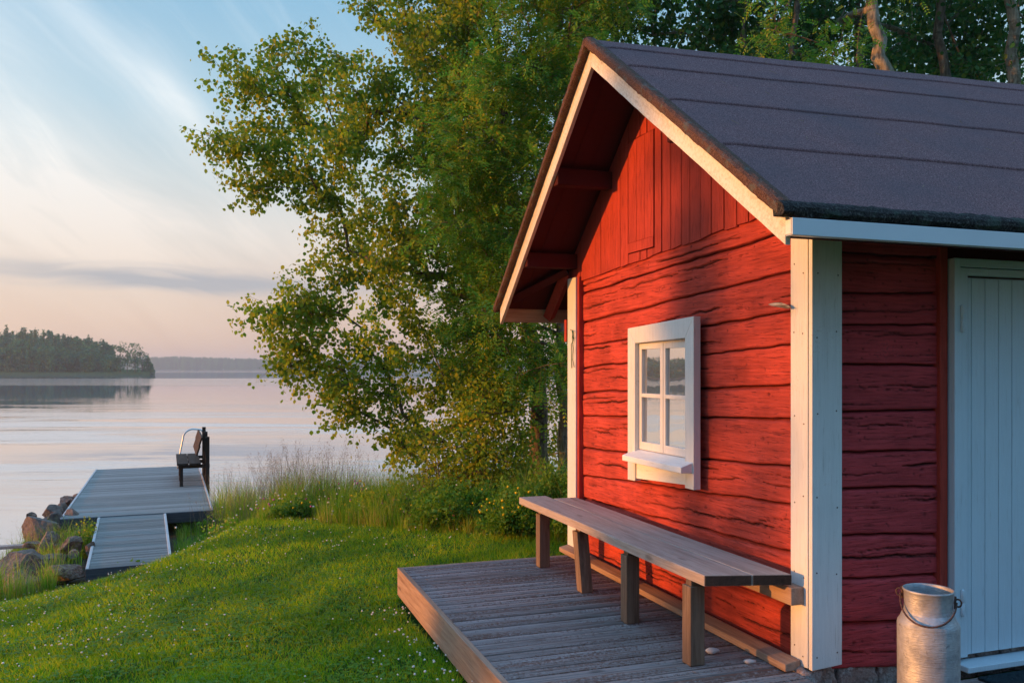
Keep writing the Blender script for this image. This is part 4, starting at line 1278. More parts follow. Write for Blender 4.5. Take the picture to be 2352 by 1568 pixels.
# --- the trees behind the roof
rt = [(1340, 40), (1400, -260), (1900, -300), (1900, 100), (1620, 110), (1380, 60)]
gE = Vector((3.2, 11.6, -.1))
tips = fill(rt, 66, 12.2, .8, R_) 
tree('linden_tree', 'dark green round-leaved tree overhanging the peak of the roof', [(2.6, 12.4, -.1), (2.6, 12.4, 2), (2.65, 12.4, 4.2), (2.7, 12.3, 6.5), (2.7, 12.3, 8)],
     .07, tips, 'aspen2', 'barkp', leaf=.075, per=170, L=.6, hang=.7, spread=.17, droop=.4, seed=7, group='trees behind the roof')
rt2 = [(1850, -300), (2450, -300), (2450, 200), (2150, 180), (1850, 130)]
tips = fill(rt2, 42, 12.6, .9, R_)
tree('birch_tree', 'broad forked tree with a thick sunlit trunk behind the middle of the roof', [(4.75, 10.7, -.1), (4.75, 10.7, 2.5), (4.75, 10.7, 4.6), (4.66, 10.7, 5.4), (4.45, 10.7, 6.6), (4.3, 10.7, 8.4)],
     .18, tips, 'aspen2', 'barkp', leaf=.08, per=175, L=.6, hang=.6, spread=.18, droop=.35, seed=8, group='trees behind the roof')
# rowan leaves in front of them
rt3 = [(1750, -60), (2150, -60), (2120, 170), (1760, 120)]
tips = fill(rt3, 6, 9.9, .25, R_)
tree('young_rowan', 'young rowan with feathered green leaves just over the roof ridge', [(4.0, 10.4, -.1), (4.05, 10.4, 2), (4.1, 10.3, 4.2), (4.2, 10.2, 6.0)],
     .035, tips, 'rowan', 'bark', leaf=.060, per=70, L=.5, spread=.17, droop=.4, seed=9, pinnate=True, group='trees behind the roof')
# bare sunlit trunks with thin crowns high above
def bare_trunk(name, label, x0, x1, Yd, r0, seed, leafy, bk='bark'):
    p0 = at(x0, 250, Yd); p1 = at(x1, 0, Yd)
    k = (p1.x - p0.x) / (p1.z - p0.z)
    pts = [(p0.x - k * (p0.z + .1), Yd, -.1)] + [(p0.x + k * (z - p0.z), Yd, z) for z in (2.5, 4.5, 6.5, 8.5, 10)]
    top = fill([(x0 - 130, -330), (x0 + 130, -330), (x0 + 150, -120), (x0 + 90, 190), (x0 - 90, 190), (x0 - 150, -120)], leafy + 7, Yd + .5, .9, R_)
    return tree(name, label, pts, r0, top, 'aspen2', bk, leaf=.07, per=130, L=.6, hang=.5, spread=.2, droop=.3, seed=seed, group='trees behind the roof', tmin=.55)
bare_trunk('grey_alder', 'narrow sunlit trunk rising behind the roof, left of the thick forked one', 1812, 1830, 10.8, .065, 21, 13)
bare_trunk('grey_alder', 'sunlit trunk behind the roof, between the thick forked trunk and the right picture edge', 2170, 2160, 11.4, .11, 22, 14)
bare_trunk('grey_alder', 'rough trunk behind the roof, rightmost of the trees there', 2335, 2318, 11.2, .13, 23, 13, 'barkp')
bare_trunk('grey_alder', 'thin pale trunk behind the roof, leftmost of the bare ones', 1700, 1712, 11.2, .04, 24, 12)
bare_trunk('grey_alder', 'slight trunk close to the left of the thick forked trunk behind the roof', 1985, 1965, 11.6, .06, 25, 12)
bw_ = [(1330, 60), (1300, -300), (2500, -330), (2500, 230)]
# back row that closes most of the gaps
for i, (x, lab) in enumerate(((1500, 'dark leafy tree in the second row behind the roof peak'), (1960, 'dark leafy tree in the second row behind the middle of the ridge'), (2330, 'dark leafy tree in the second row at the right picture edge'))):
    tips = fill([(x - 260, 190), (x - 260, -320), (x + 230, -320), (x + 230, 230)], 38, 17.0, 1.3, R_)
    p = at(x, 0, 17.5)
    tree('maple_tree', lab, [(p.x, 17.5, 0), (p.x + .1, 17.5, 3), (p.x, 17.5, 6), (p.x + .1, 17.5, 10)], .12, tips, 'aspen2', 'bark', leaf=.10, per=150, L=.9, hang=.5, spread=.26, droop=.3, seed=30 + i, group='trees behind the roof')

# --- a tall slender tree far out on the left bank: it throws the soft shade bands on the gable wall
def shade_tree(lab, u, Dist, hgt, r0, seed, n, wid, zr=(1.2, 5.2)):
    c = to_world(0, u, 1.5); p = Vector((c.x, c.y, 0)) + Vector((SV.x, SV.y, 0)).normalized() * Dist
    g = gz1(p.x, p.y); rise = Dist * tan(radians(SUN_EL))
    rr = np.random.default_rng(seed); tips = []
    for i in range(n):
        z = rr.uniform(*zr) + rise * .8
        an = rr.uniform(0, 2 * pi); q = wid * math.sqrt(rr.uniform(0, 1))
        tips.append(Vector((p.x + q * cos(an) * .6, p.y + q * sin(an), z)))
    return tree('bank_birch', lab, [(p.x, p.y, g - .1), (p.x, p.y, 1.5), (p.x + .05, p.y, 3.5), (p.x, p.y, hgt)], r0, tips, 'aspen', 'barkp', leaf=.06, per=230, L=.45, hang=.5, spread=.16, droop=.3, seed=seed, group='birches on the left bank')
shade_tree('slender birch on the left bank, out of the picture, nearest the cabin', 1.12, 34, 6.5, .16, 61, 30, .30, (-.6, 3.9))
shade_tree('sparser birch on the left bank, out of the picture, farther from the cabin', .62, 40, 6.0, .10, 62, 7, .40, (-.2, 3.4))
# ------------------------------------------------------------------ jetty, ramp, bench on the jetty, ladder
JA = Vector((-6.62, 12.5, 0)); JR = radians(21.9); jc, js = cos(JR), sin(JR)
JZ = -.50; JW = 2.12; JL = 6.55
def jw(x, y, z=0.0): return Vector((JA.x + x * jc - y * js, JA.y + x * js + y * jc, z))
jt = empty('jetty', 'grey plank jetty running out over the lake behind the ramp', 'jetty', (JA.x, JA.y, WZ), JR)
zz = JZ - WZ
b = MB(); y = 0.0; rr = random.Random(2)
while y < JL - .02:
    b.box(.03, JW - .03, y, min(y + .112, JL), zz - .03, zz + rr.uniform(-.002, .001)); y += .118
b.obj('decking', M['jetty'], jt)
for xx in (0.0, JW - .03):
    MB().box(xx, xx + .03, 0.0, JL, zz - .03, zz + .012).obj('edge_strip', M['jtrim'], jt, bevel=.003)
MB().box(0.0, JW, -.035, -.001, zz - .16, zz - .004).obj('end_beam', M['darkbeam'], jt, bevel=.004)
for xx in (0.0, JW - .05): MB().box(xx, xx + .05, 0.0, JL, zz - .16, zz - .032).obj('side_beam', M['darkbeam'], jt)
for xx, yy in ((.15, .6), (JW - .2, .6), (.15, 3.4), (JW - .2, 3.4), (.15, 6.2), (JW - .2, 6.2)):
    MB().tube([(xx, yy, -1.2), (xx, yy, zz - .16)], .06, 10).obj('pile', M['dark'], jt)
# ramp: drops a little towards the lawn
P0 = jw(.50, -.045); ra = empty('ramp', 'grey boarded ramp between the lawn and the jetty', 'ramp', (P0.x, P0.y, JZ), JR + radians(1.5))
RL = 2.95; RW = .94; rd = -.125
def rzz(y): return rd * (-y) / RL - .012
b = MB(); y = 0.0; rr = random.Random(6)
while y > -RL + .02:
    y1 = max(y - .043, -RL); h0 = rr.uniform(-.001, .001)
    b.quad8([(.035, y1, rzz(y1) - .022), (RW - .035, y1, rzz(y1) - .022), (RW - .035, y, rzz(y) - .022), (.035, y, rzz(y) - .022),
             (.035, y1, rzz(y1) + h0), (RW - .035, y1, rzz(y1) + h0), (RW - .035, y, rzz(y) + h0), (.035, y, rzz(y) + h0)]); y -= .050
b.obj('slat', M['jetty'], ra)['kind'] = 'stuff'
for xx in (0, RW - .034):
    MB().quad8([(xx, -RL, rzz(-RL) - .022), (xx + .034, -RL, rzz(-RL) - .022), (xx + .034, 0, rzz(0) - .022), (xx, 0, rzz(0) - .022),
                (xx, -RL, rzz(-RL) + .008), (xx + .034, -RL, rzz(-RL) + .008), (xx + .034, 0, rzz(0) + .008), (xx, 0, rzz(0) + .008)]).obj('edge_strip', M['jtrim'], ra, bevel=.003)
    MB().quad8([(xx + .002, -RL, rzz(-RL) - .12), (xx + .03, -RL, rzz(-RL) - .12), (xx + .03, 0, -.13), (xx + .002, 0, -.13),
                (xx + .002, -RL, rzz(-RL) - .024), (xx + .03, -RL, rzz(-RL) - .024), (xx + .03, 0, -.036), (xx + .002, 0, -.036)]).obj('side_beam', M['darkbeam'], ra)
MB().box(0, RW, -RL - .03, -RL - .001, rd - .14, rd - .006).obj('end_beam', M['darkbeam'], ra, bevel=.003)

# bench at the right edge of the jetty, its back to the land
by0 = 2.9                       # near end along the jetty
jb_ = empty('jetty_bench', 'dark wooden bench with slanted backrest standing on the jetty', 'bench', jw(JW - .055, by0, JZ), JR)
BLn = 2.0
for x0, x1 in ((-.42, -.215), (-.205, 0.0)):
    MB().box(x0 - .03, x1 - .03, 0, BLn, .40, .435).obj('seat_plank', M['dark'], jb_, bevel=.004)
for k, yy in enumerate((.12, 1.0, 1.88)):
    MB().box(-.40, -.34, yy - .03, yy + .03, 0, .398).obj('leg', M['dark'], jb_, bevel=.003)
    MB().box(-.42, .13, yy - .028, yy + .028, .335, .398).obj('cross_bar', M['dark'], jb_, bevel=.003)
    MB().box(.055, .125, yy - .045, yy + .045, -.55, .915 + .035 * k).obj('post', M['dark'], jb_, bevel=.004)
for z0 in (.58, .75):
    MB().quad8([(-.125 + (z0 - .56) * .24, -.03, z0), (-.095 + (z0 - .56) * .24, -.03, z0 - .008), (-.095 + (z0 - .56) * .24, BLn + .03, z0 - .008), (-.125 + (z0 - .56) * .24, BLn + .03, z0),
                (-.070 + (z0 - .56) * .24, -.03, z0 + .175), (-.040 + (z0 - .56) * .24, -.03, z0 + .168), (-.040 + (z0 - .56) * .24, BLn + .03, z0 + .168), (-.070 + (z0 - .56) * .24, BLn + .03, z0 + .175)]).obj('back_plank', M['dark'], jb_, bevel=.004)
# bathing ladder rail at the far end
ld = empty('ladder_rail', 'curved steel ladder handrail behind the jetty bench', 'handrail', jw(1.78, JL - .45, JZ), JR)
for yy in (0.0, .42):
    pts = [(0, yy, -.45), (0, yy, .55)]
    pts = [(-.12 + .02 * 0, yy, .0), (-.06, yy, .40), (-.01, yy, .66)] + [(.20 - .21 * cos(a), yy, .66 + .20 * sin(a)) for a in np.linspace(.25, pi / 2, 7)] + [(.36, yy, .84), (.42, yy, .76), (.44, yy, .5), (.44, yy, -.5)]
    if yy: continue
    MB().tube(pts, .019, 10).obj('rail', M['steel'], ld, smooth=True)

# ------------------------------------------------------------------ rocks along the shore
ROCKS = [  # display x, y of the middle, distance, radius, squash, label
    (95, 1215, 12.3, .34, (1.0, .9, .85), 'big dark boulder on the shore left of the jetty corner'),
    (60, 1300, 10.7, .46, (1.15, .9, .62), 'large rounded brown boulder at the left picture edge, low by the water'),
    (75, 1348, 9.9, .34, (1.3, .9, .6), 'broad flat boulder lowest by the water at the left edge'),
    (160, 1255, 11.3, .22, (1.1, .9, .8), 'rounded grey-topped stone under the jetty end beside the ramp'),
    (118, 1178, 13.3, .20, (1, 1, .8), 'square-topped dark stone just above the big boulder'),
    (143, 1172, 13.7, .17, (.9, 1.1, .9), 'reddish stone leaning on the jetty edge next to the square-topped one'),
    (165, 1190, 12.9, .22, (1, .9, .8), 'reddish wedge-shaped stone at the jetty corner'),
    (152, 1150, 15.0, .15, (1, 1, .9), 'small dark stone near the top of the pile along the jetty'),
    (163, 1145, 15.4, .13, (1.3, .9, .6), 'flat brown stone topmost in the pile along the jetty'),
    (172, 1160, 14.6, .16, (1, 1, 1), 'tan angular stone in the pile halfway along the jetty'),
    (128, 1200, 12.6, .20, (.8, .9, 1.1), 'tan upright stone between the big boulder and the jetty'),
    (180, 1222, 12.6, .17, (1.2, .8, .7), 'rust-coloured stone in the dark under the jetty end'),
    (218, 1222, 12.7, .14, (.8, .8, .9), 'orange stone under the jetty end close to the ramp'),
    (200, 1240, 12.0, .15, (1.3, .9, .6), 'brown slab lying under the jetty end'),
    (110, 1258, 11.5, .26, (.9, .9, 1.0), 'tan boulder below the big dark one, half hidden by grass'),
    (208, 1262, 11.0, .14, (.8, .8, 1.0), 'pinkish stone beside the upper left edge of the ramp'),
    (212, 1285, 10.6, .10, (.9, .8, .8), 'little pink stone by the left edge of the ramp below its neighbour'),
    (140, 1318, 10.2, .27, (1.3, .9, .6), 'buried brown boulder in the grass left of the ramp foot'),
    (118, 1290, 10.8, .22, (1.3, .9, .55), 'low brown stone in tall grass between shore and ramp'),
    (215, 1198, 13.0, .14, (1, 1, .8), 'dark stone under the middle of the jetty end'),
    (38, 1330, 10.3, .20, (1.2, .9, .6), 'wet dark stone in the water line under the rounded brown boulder'),
    (120, 1232, 11.9, .13, (1, .8, .9), 'small tan stone wedged between the big boulder and the grass'),
    (82, 1252, 11.6, .15, (1.2, .8, .7), 'small dark stone under the big boulder, above the driftwood'),
    (70, 1188, 12.8, .12, (1, .8, .8), 'small dark stone on the water side of the big boulder'),
    (134, 1190, 13.0, .13, (.9, .8, .9), 'little reddish stone filling the gap beside the wedge-shaped one'),
    (108, 1196, 12.7, .12, (1.1, .8, .8), 'little brown stone on top of the big dark boulder'),
    (172, 1272, 11.0, .12, (1.2, .8, .7), 'small brown stone in the grass between the grey-topped stone and the ramp'),
    (185, 1140, 16.2, .14, (1.2, 1, .6), 'farthest dark stone beside the jetty edge'),
]
for i, (x, y, Yd, r, sq, lab) in enumerate(ROCKS):
    p = at(x, y, Yd)
    import bmesh
    bm = bmesh.new(); bmesh.ops.create_icosphere(bm, subdivisions=4, radius=1.0)
    rr = random.Random(i * 7 + 1)
    planes = [Vector((rr.gauss(0, 1), rr.gauss(0, 1), rr.gauss(0, .8))).normalized() for _ in range(11)]
    offs = [rr.uniform(.50, .85) for _ in planes]
    for v in bm.verts:
        q = v.co.copy()
        for pl, of in zip(planes, offs):
            d = q.dot(pl) - of
            if d > 0: q -= pl * d * .98
        q *= 1 + .05 * mnoise.fractal(q * 3.2 + Vector((i, 0, 0)), .5, 2.1, 5)
        v.co = Vector((q.x * sq[0], q.y * sq[1], q.z * sq[2])) * r * .86
    me = bpy.data.meshes.new('shore_rock'); bm.to_mesh(me); bm.free()
    o = link('shore_rock', me, M['rock'], smooth=False)
    zg = min(p.z, gz1(p.x, p.y) + .45 * r)
    o.location = p; o.rotation_euler = (0, 0, i * 1.3)
    tag(o, lab, 'rock', 'stones along the shore')
o = MB().box(-.26, .26, -.05, .05, -.022, .022).obj('driftwood', M['bench'], bevel=.01); o.location = at(38, 1254, 11.6); o.rotation_euler = (0.03, -.05, .1)
tag(o, 'grey weathered driftwood plank caught on the rocks by the water', 'driftwood')
# pale flat stones where the lawn meets the shore
for i, (x, y, Yd, lab) in enumerate(((88, 1345, 8.95, 'pale flat stone edging the lawn, left one near the water'), (128, 1333, 9.25, 'pale flat stone edging the lawn, middle one'), (165, 1320, 9.6, 'pale flat stone edging the lawn, next to the ramp foot'))):
    p = at(x, y, Yd); p.z = gz1(p.x, p.y) + .015
    tag(pebble(p, .19, 40 + i, name='edging_stone', mat='rock', sub=3, sq=(1.4, .7, .18), amp=.2), lab, 'stone', 'flat stones edging the lawn')

# ------------------------------------------------------------------ far island and far shore
def far_tree_pts(kind, h, wd, r, n):
    if kind == 'c':      # conifer: a spire of drooping tiers
        t_ = r.uniform(0, 1, n) ** .8; tier = (np.floor(t_ * h / 1.3) + r.uniform(0, .45, n)) * 1.3 / h; z = tier * h * .98 + .3
        rad = wd * (1 - np.clip(tier, 0, 1)) ** .85 * (.35 + .65 * np.sqrt(r.uniform(0, 1, n))) + .1
        an = r.uniform(0, 2 * pi, n); return np.stack([rad * np.cos(an), rad * np.sin(an), z - rad * .25], 1)
    k = 11; c = r.normal(size=(k, 3)) * np.array([wd * .42, wd * .42, h * .22]); c[:, 2] += h * .60; cr = r.uniform(.25, .5, k) * wd
    j = r.integers(0, k, n); d = r.normal(size=(n, 3)); d /= np.linalg.norm(d, axis=1, keepdims=True)
    p = c[j] + d * (cr[j] * r.uniform(.7, 1.05, n))[:, None]
    low = r.uniform(0, 1, n) < .22
    p[low, 2] = r.uniform(.3, h * .45, low.sum()); p[:, 2] = np.clip(p[:, 2], .3, h)
    return p


def tri_cloud(P, s, r):
    n = len(P); a = r.normal(size=(n, 3)); b = r.normal(size=(n, 3))
    a /= np.linalg.norm(a, axis=1, keepdims=True); b /= np.linalg.norm(b, axis=1, keepdims=True)
    s = (s * r.uniform(.6, 1.3, n))[:, None]
    return np.stack([P, P + a * s, P + b * s], 1).reshape(-1, 3)


R5 = np.random.default_rng(77)
prof_x = [-2600, -1500, -900, -400, 0, 60, 130, 180, 230, 272, 292, 306, 328, 340, 349]
prof_y = [815, 800, 790, 764, 752, 755, 763, 772, 783, 797, 800, 795, 808, 820, 838]
def hgt(px): return np.interp(px, prof_x, prof_y)
VS = []
x = -2500.0
while x < 262:
    step = 7.5 if x > -60 else 22
    for row in range(5):
        Yd = 392 + row * 11 + R5.uniform(-4, 4); xx = x + R5.uniform(-5, 5)
        full = (860 - hgt(xx)) / F * 392 * (392 / 390)
        k = 'c' if R5.uniform() < .5 else 'd'
        h = full * (R5.uniform(.50, .72) if row == 0 else R5.uniform(.66, .86) if row < 2 else R5.uniform(.88, 1.05)) * (1.06 if k == 'c' else .96)
        if row == 0: k = 'd' if R5.uniform() < .7 else k
        wd = (R5.uniform(1.8, 2.6) if k == 'c' else R5.uniform(3.2, 5.0))
        n = int((330 if x > -60 else 90)); Pp = far_tree_pts(k, h, wd, R5, n)
        Pp += np.array([(xx - CX) / F * Yd, Yd, WZ])
        VS.append(tri_cloud(Pp, np.full(n, .95 if x > -60 else 2.0), R5))
    x += step
V = np.concatenate(VS); n = len(V) // 3
tag(link('island_wood', np_mesh('island_wood', V, np.arange(n * 3).reshape(n, 3)), M['farleaf']), kind='stuff')
print('island tris', n)
for (px_, yt, k, wd, lab) in ((292, 799, 'd', 3.4, 'rounded leafy tree near the tip of the wooded island'), (310, 793, 'd', 4.6, 'broad-crowned tree standing over the tip of the wooded island'),
                              (327, 812, 'd', 3.4, 'lower leafy tree at the tip of the island right of the broad-crowned one'), (340, 822, 'c', 2.6, 'dark narrow conifer last at the right tip of the island'), (346, 836, 'c', 1.9, 'short dark conifer at the very water edge of the island tip'),
                              (276, 787, 'd', 3.6, 'leafy tree standing just left of the gap near the island tip')):
    Yd = 390; h = (862 - yt) / F * Yd; rt_ = empty('island_tree', lab, 'tree', ((px_ - CX) / F * Yd, Yd, WZ), 0, 'trees at the island tip')
    Pp = far_tree_pts(k, h, wd, R5, 520); V = tri_cloud(Pp, np.full(520, .8), R5)
    link('crown', np_mesh('crown', V, np.arange(len(V)).reshape(-1, 3)), M['farleaf'], rt_)
    MB().tube([(0, 0, -.2), (0, 0, h * .7)], [.25, .08], 6).obj('trunk', M['bark'], rt_)
# low land under the wood, reeds in front of it
xs = np.linspace(-2550, 346, 160); V = []
for i, xp in enumerate(xs):
    jit = 1.5 * float(vn(i * .3, 0, 0, 2)); V += [((xp - CX) / F * (386 + jit), 386 + jit, WZ - .3), ((xp - CX) / F * (388 + jit), 388 + jit, WZ + .5), ((xp - CX) / F * 470, 470, WZ + 2.2), ((xp - CX) / F * 475, 475, WZ - .3)]
Fc = [(i * 4 + k, (i + 1) * 4 + k, (i + 1) * 4 + k + 1, i * 4 + k + 1) for i in range(len(xs) - 1) for k in range(3)]
Fc += [(0, 1, 2, 3), tuple((len(xs) - 1) * 4 + k for k in (3, 2, 1, 0))]
o = link('island', (lambda me: (me.from_pydata(V, [], Fc), me)[1])(bpy.data.meshes.new('island')), M['ground']); tag(o, kind='structure')
n = 9000; xp = R5.uniform(-700, 344, n); Yd = R5.uniform(377, 386, n); hh = R5.uniform(.7, 1.5, n)
bx = (xp - CX) / F * Yd; V = np.stack([np.stack([bx - .12, Yd, np.full(n, WZ)], 1), np.stack([bx + .12, Yd, np.full(n, WZ)], 1), np.stack([bx + R5.normal(size=n) * .15, Yd, WZ + hh], 1)], 1).reshape(-1, 3)
tag(link('reed_bed', np_mesh('reed_bed', V, np.arange(n * 3).reshape(n, 3)), M['reed']), kind='stuff')
# far shore: a low wooded ridge about two kilometres off
pxs = [250, 345, 430, 560, 640, 700, 800, 1000, 1400, 2200]; pys = [818, 818.5, 818, 822, 823.5, 824, 825, 826, 824, 822]
n = 9000; xp = R5.uniform(150, 2300, n); Yd = R5.uniform(1750, 1860, n)
top = (849 - np.interp(xp, pxs, pys)) / F * 1800
hh = top * R5.uniform(.55, 1.0, n) + R5.normal(size=n) * .5; wd = R5.uniform(3.5, 7, n)
bx = (xp - CX) / F * Yd
def P3(dx, z): return np.stack([bx + dx, Yd, WZ + z], 1)
V = np.stack([P3(-wd, hh * 0), P3(wd, hh * 0), P3(wd * .55, hh * .62), P3(wd * .2, hh), P3(-wd * .2, hh * .98), P3(-wd * .55, hh * .66)], 1).reshape(-1, 3)
tag(link('far_wood', np_mesh('far_wood', V, np.arange(n * 6).reshape(n, 6)), M['farleaf']), kind='stuff')
xs = np.linspace(100, 2400, 60); V = []
for xp in xs:
    tz = (849 - np.interp(xp, pxs, pys)) / F * 1800 * .85
    V += [((xp - CX) / F * 1748, 1748, WZ - .5), ((xp - CX) / F * 1762, 1762, WZ + 2), ((xp - CX) / F * 1850, 1850, WZ + tz), ((xp - CX) / F * 2200, 2200, WZ - .5)]
Fc = [(i * 4 + k, (i + 1) * 4 + k, (i + 1) * 4 + k + 1, i * 4 + k + 1) for i in range(len(xs) - 1) for k in range(3)]
me = bpy.data.meshes.new('hills'); me.from_pydata(V, [], Fc); tag(link('hills', me, M['ground']), kind='structure')

# ------------------------------------------------------------------ lawn, meadow, flowers
R6 = np.random.default_rng(5)
def blades(P, h, wd, lean, r, segs=1):
    n = len(P); an = r.uniform(0, 2 * pi, n); d = np.stack([np.cos(an), np.sin(an), np.zeros(n)], 1)
    la = r.uniform(0, 2 * pi, n); L = np.stack([np.cos(la), np.sin(la), np.zeros(n)], 1) * (lean * r.uniform(.2, 1.6, n))[:, None]
    up = np.array([0, 0, 1.0])[None]; w2 = (wd / 2)[:, None]; H = h[:, None]
    if segs == 1:
        return np.stack([P - d * w2, P + d * w2, P + (L + up) * H], 1).reshape(-1, 3), 3
    m1 = P + (L * .35 + up * .6) * H; tip = P + (L * 1.15 + up * .95) * H
    return np.stack([P - d * w2, P + d * w2, m1 + d * w2 * .7, tip, m1 - d * w2 * .7], 1).reshape(-1, 3), 5


LBX = [-60, -8, -6.9, -5.6, -4.95, -4.25, -3.6, -2.8, -1.4, -.35, .55, 2.0, 60]
LBY = [4.0, 6.8, 8.1, 9.15, 10.0, 10.9, 11.4, 11.2, 10.1, 9.3, 8.85, 8.6, 8.6]
def lawn_edge(x): return np.interp(x, LBX, LBY)


def loc_xy(x, y):
    dx, dy = x - CAB.x, y - CAB.y
    return dx * ca + dy * sa, -dx * sa + dy * ca


def free(x, y):
    lx, ly = loc_xy(x, y)
    deckm = (lx > -DW - .01) & (ly < DU + .03)
    # ramp and jetty
    qx, qy = x - JA.x, y - JA.y; ux, uy = qx * jc + qy * js, -qx * js + qy * jc
    rampm = (ux > .46) & (ux < 1.55) & (uy > -3.04) & (uy < 0)
    jm = (ux > .02) & (ux < JW - .02) & (uy >= -.05)
    house = (lx > -.1) & (lx < 6) & (ly > -.2) & (ly < 3.2)
    return ~(deckm | rampm | jm | house)


def scatter(n, ylo, yhi, xpad, r, pw=1.0):
    """ground points in the wedge the picture can see, denser close by"""
    y = ylo + (yhi - ylo) * r.uniform(0, 1, n) ** pw
    x = r.uniform(-1, 1, n) * (y * .64 + xpad) 
    return x, y


x, y = scatter(560000, 3.6, 12.5, 1.0, R6, 1.35)
ok = (x < 1.5) & free(x, y) & (y < lawn_edge(x) + R6.normal(size=len(x)) * .12) & (shore_d(x, y) > .9)
x, y = x[ok], y[ok]
cl = fbm(x * 3.1, y * 3.1, 0, 8, 3); ok = R6.uniform(-1, 1, len(x)) < .55 + cl * 1.1; x, y = x[ok], y[ok]; cl = cl[ok]
print('lawn blades', len(x))
h = (.042 + .018 * fbm(x * 1.3, y * 1.3, 0, 12, 3) + .014 * cl) * R6.uniform(.6, 1.5, len(x))
h += .03 * np.exp(-np.abs(y - lawn_edge(x)) / .3)
lx, ly = loc_xy(x, y); h += .03 * np.exp(-np.abs(lx + DW) / .06) * (ly < DU) * R6.uniform(0, 1, len(x))
wd = .0035 + .0008 * y * .55
V, k = blades(np.stack([x, y, gz(x, y) - .004], 1), h, wd, .75, R6)
tag(leaf_obj('lawn_grass', V, k, M['lawn']), kind='stuff')
# broad clover leaves in patches
x, y = scatter(60000, 3.6, 11, .8, R6, 1.5); ok = (x < 1.5) & free(x, y) & (y < lawn_edge(x)) & (shore_d(x, y) > 1.0)
x, y = x[ok], y[ok]; cp = fbm(x * 1.1, y * 1.1, 0, 31, 3); ok = R6.uniform(-1, 1, len(x)) < cp * 2.2 - .1; x, y = x[ok], y[ok]
P = np.stack([x, y, gz(x, y) + R6.uniform(.02, .045, len(x))], 1)
a = R6.uniform(0, 2 * pi, len(x)); S = R6.uniform(.010, .018, len(x)) * (1 + .04 * y)
VV = []
for j in range(3):
    an = a + j * 2.1; d = np.stack([np.cos(an), np.sin(an), R6.uniform(-.1, .35, len(x))], 1); e = np.stack([-np.sin(an), np.cos(an), R6.uniform(-.2, .2, len(x))], 1)
    tp = np.array(TPL['round']); VV.append((P[:, None] + S[:, None, None] * (d[:, None] * tp[None, :, :1] + e[:, None] * tp[None, :, 1:2])).reshape(-1, 3))
tag(leaf_obj('clover_leaves', VV, 6, M['shrub']), kind='stuff')


def balls(P, r_, mat, name, kind='stuff', sq=1.0):
    """small round flower heads, each a rough octahedral ball"""
    t_ = (1 + 5 ** .5) / 2
    ico = np.array([(-1, t_, 0), (1, t_, 0), (-1, -t_, 0), (1, -t_, 0), (0, -1, t_), (0, 1, t_), (0, -1, -t_), (0, 1, -t_), (t_, 0, -1), (t_, 0, 1), (-t_, 0, -1), (-t_, 0, 1)]) / 1.9
    fc = np.array([(0, 11, 5), (0, 5, 1), (0, 1, 7), (0, 7, 10), (0, 10, 11), (1, 5, 9), (5, 11, 4), (11, 10, 2), (10, 7, 6), (7, 1, 8), (3, 9, 4), (3, 4, 2), (3, 2, 6), (3, 6, 8), (3, 8, 9), (4, 9, 5), (2, 4, 11), (6, 2, 10), (8, 6, 7), (9, 8, 1)])
    n = len(P); V = P[:, None] + ico[None] * np.asarray(r_)[:, None, None] * R6.uniform(.75, 1.15, (n, 12, 1)) * np.array([1, 1, sq])
    Fc = (fc[None] + (np.arange(n) * 12)[:, None, None]).reshape(-1, 3)
    o = link(name, np_mesh(name, V.reshape(-1, 3), Fc), M[mat]); return tag(o, kind=kind)


def stems(P, H, wd, mat, name):
    V, k = blades(P, H, wd, .15, R6); tag(leaf_obj(name, V, k, M[mat]), kind='stuff')


x, y = scatter(3600, 3.9, 11.2, .6, R6, 1.0); ok = (x < 1.0) & free(x, y) & (y < lawn_edge(x) + .1) & (shore_d(x, y) > 1.2); x, y = x[ok], y[ok]
dn = fbm(x * .7, y * .7, 0, 44, 2) + .45 * (y > 8.3) + .15 * (x < -3); ok = R6.uniform(0, 1, len(x)) < np.clip(dn * 1.3 - .05, .035, .9); x, y = x[ok], y[ok]
# an extra drift of clover by the deck rim
t_ = R6.uniform(.2, 2.7, 95); xx = -DW - np.abs(R6.normal(size=95)) * .16 - .02; q = [to_world(a, b) for a, b in zip(xx, t_)]
x = np.concatenate([x, [p.x for p in q]]); y = np.concatenate([y, [p.y for p in q]])
print('clover heads', len(x))
hh = R6.uniform(.035, .075, len(x)); hh[-95:] += .03
P = np.stack([x, y, gz(x, y) + hh], 1); balls(P, R6.uniform(.0045, .0095, len(x)), 'clover', 'clover_flowers', sq=.85)
stems(np.stack([x, y, gz(x, y)], 1), hh, np.full(len(x), .003), 'lawn', 'clover_stems')

# tall meadow grass between lawn and water, growing in tufts
n = 9000; x = R6.uniform(-9, 3.2, n); y = R6.uniform(7.8, 15.5, n)
d = shore_d(x, y); past = y - lawn_edge(x)
lx, ly = x - JA.x, y - JA.y; ux = lx * jc + ly * js
rocky = (ux < .50) & (y > 8.4)
tuft = fbm(x * 1.3, y * 1.3, 0, 61, 3)
ok = free(x, y) & (past > -.12) & (d > .2) & np.where(rocky, tuft > -.12, True) & np.where(ux < 0.02, y < 12.4, True) & (R6.uniform(-1, 1, n) < .5 + tuft * 1.6)
x, y, past, tuft, d, rocky, ux = [q[ok] for q in (x, y, past, tuft, d, rocky, ux)]
hT = np.clip(.14 + .40 * np.clip(past / .9, 0, 1) + .45 * tuft, .10, .85) * R6.uniform(.55, 1.25, len(x))
hT = np.where(rocky, R6.uniform(.20, .58, len(x)), hT) * np.clip(d / .8, .5, 1)
near_ramp = (ux > 1.5) & (ux < 2.2) & (-(x - JA.x) * js + (y - JA.y) * jc < 1.2); hT = np.where(near_ramp, np.minimum(hT, .26), hT)
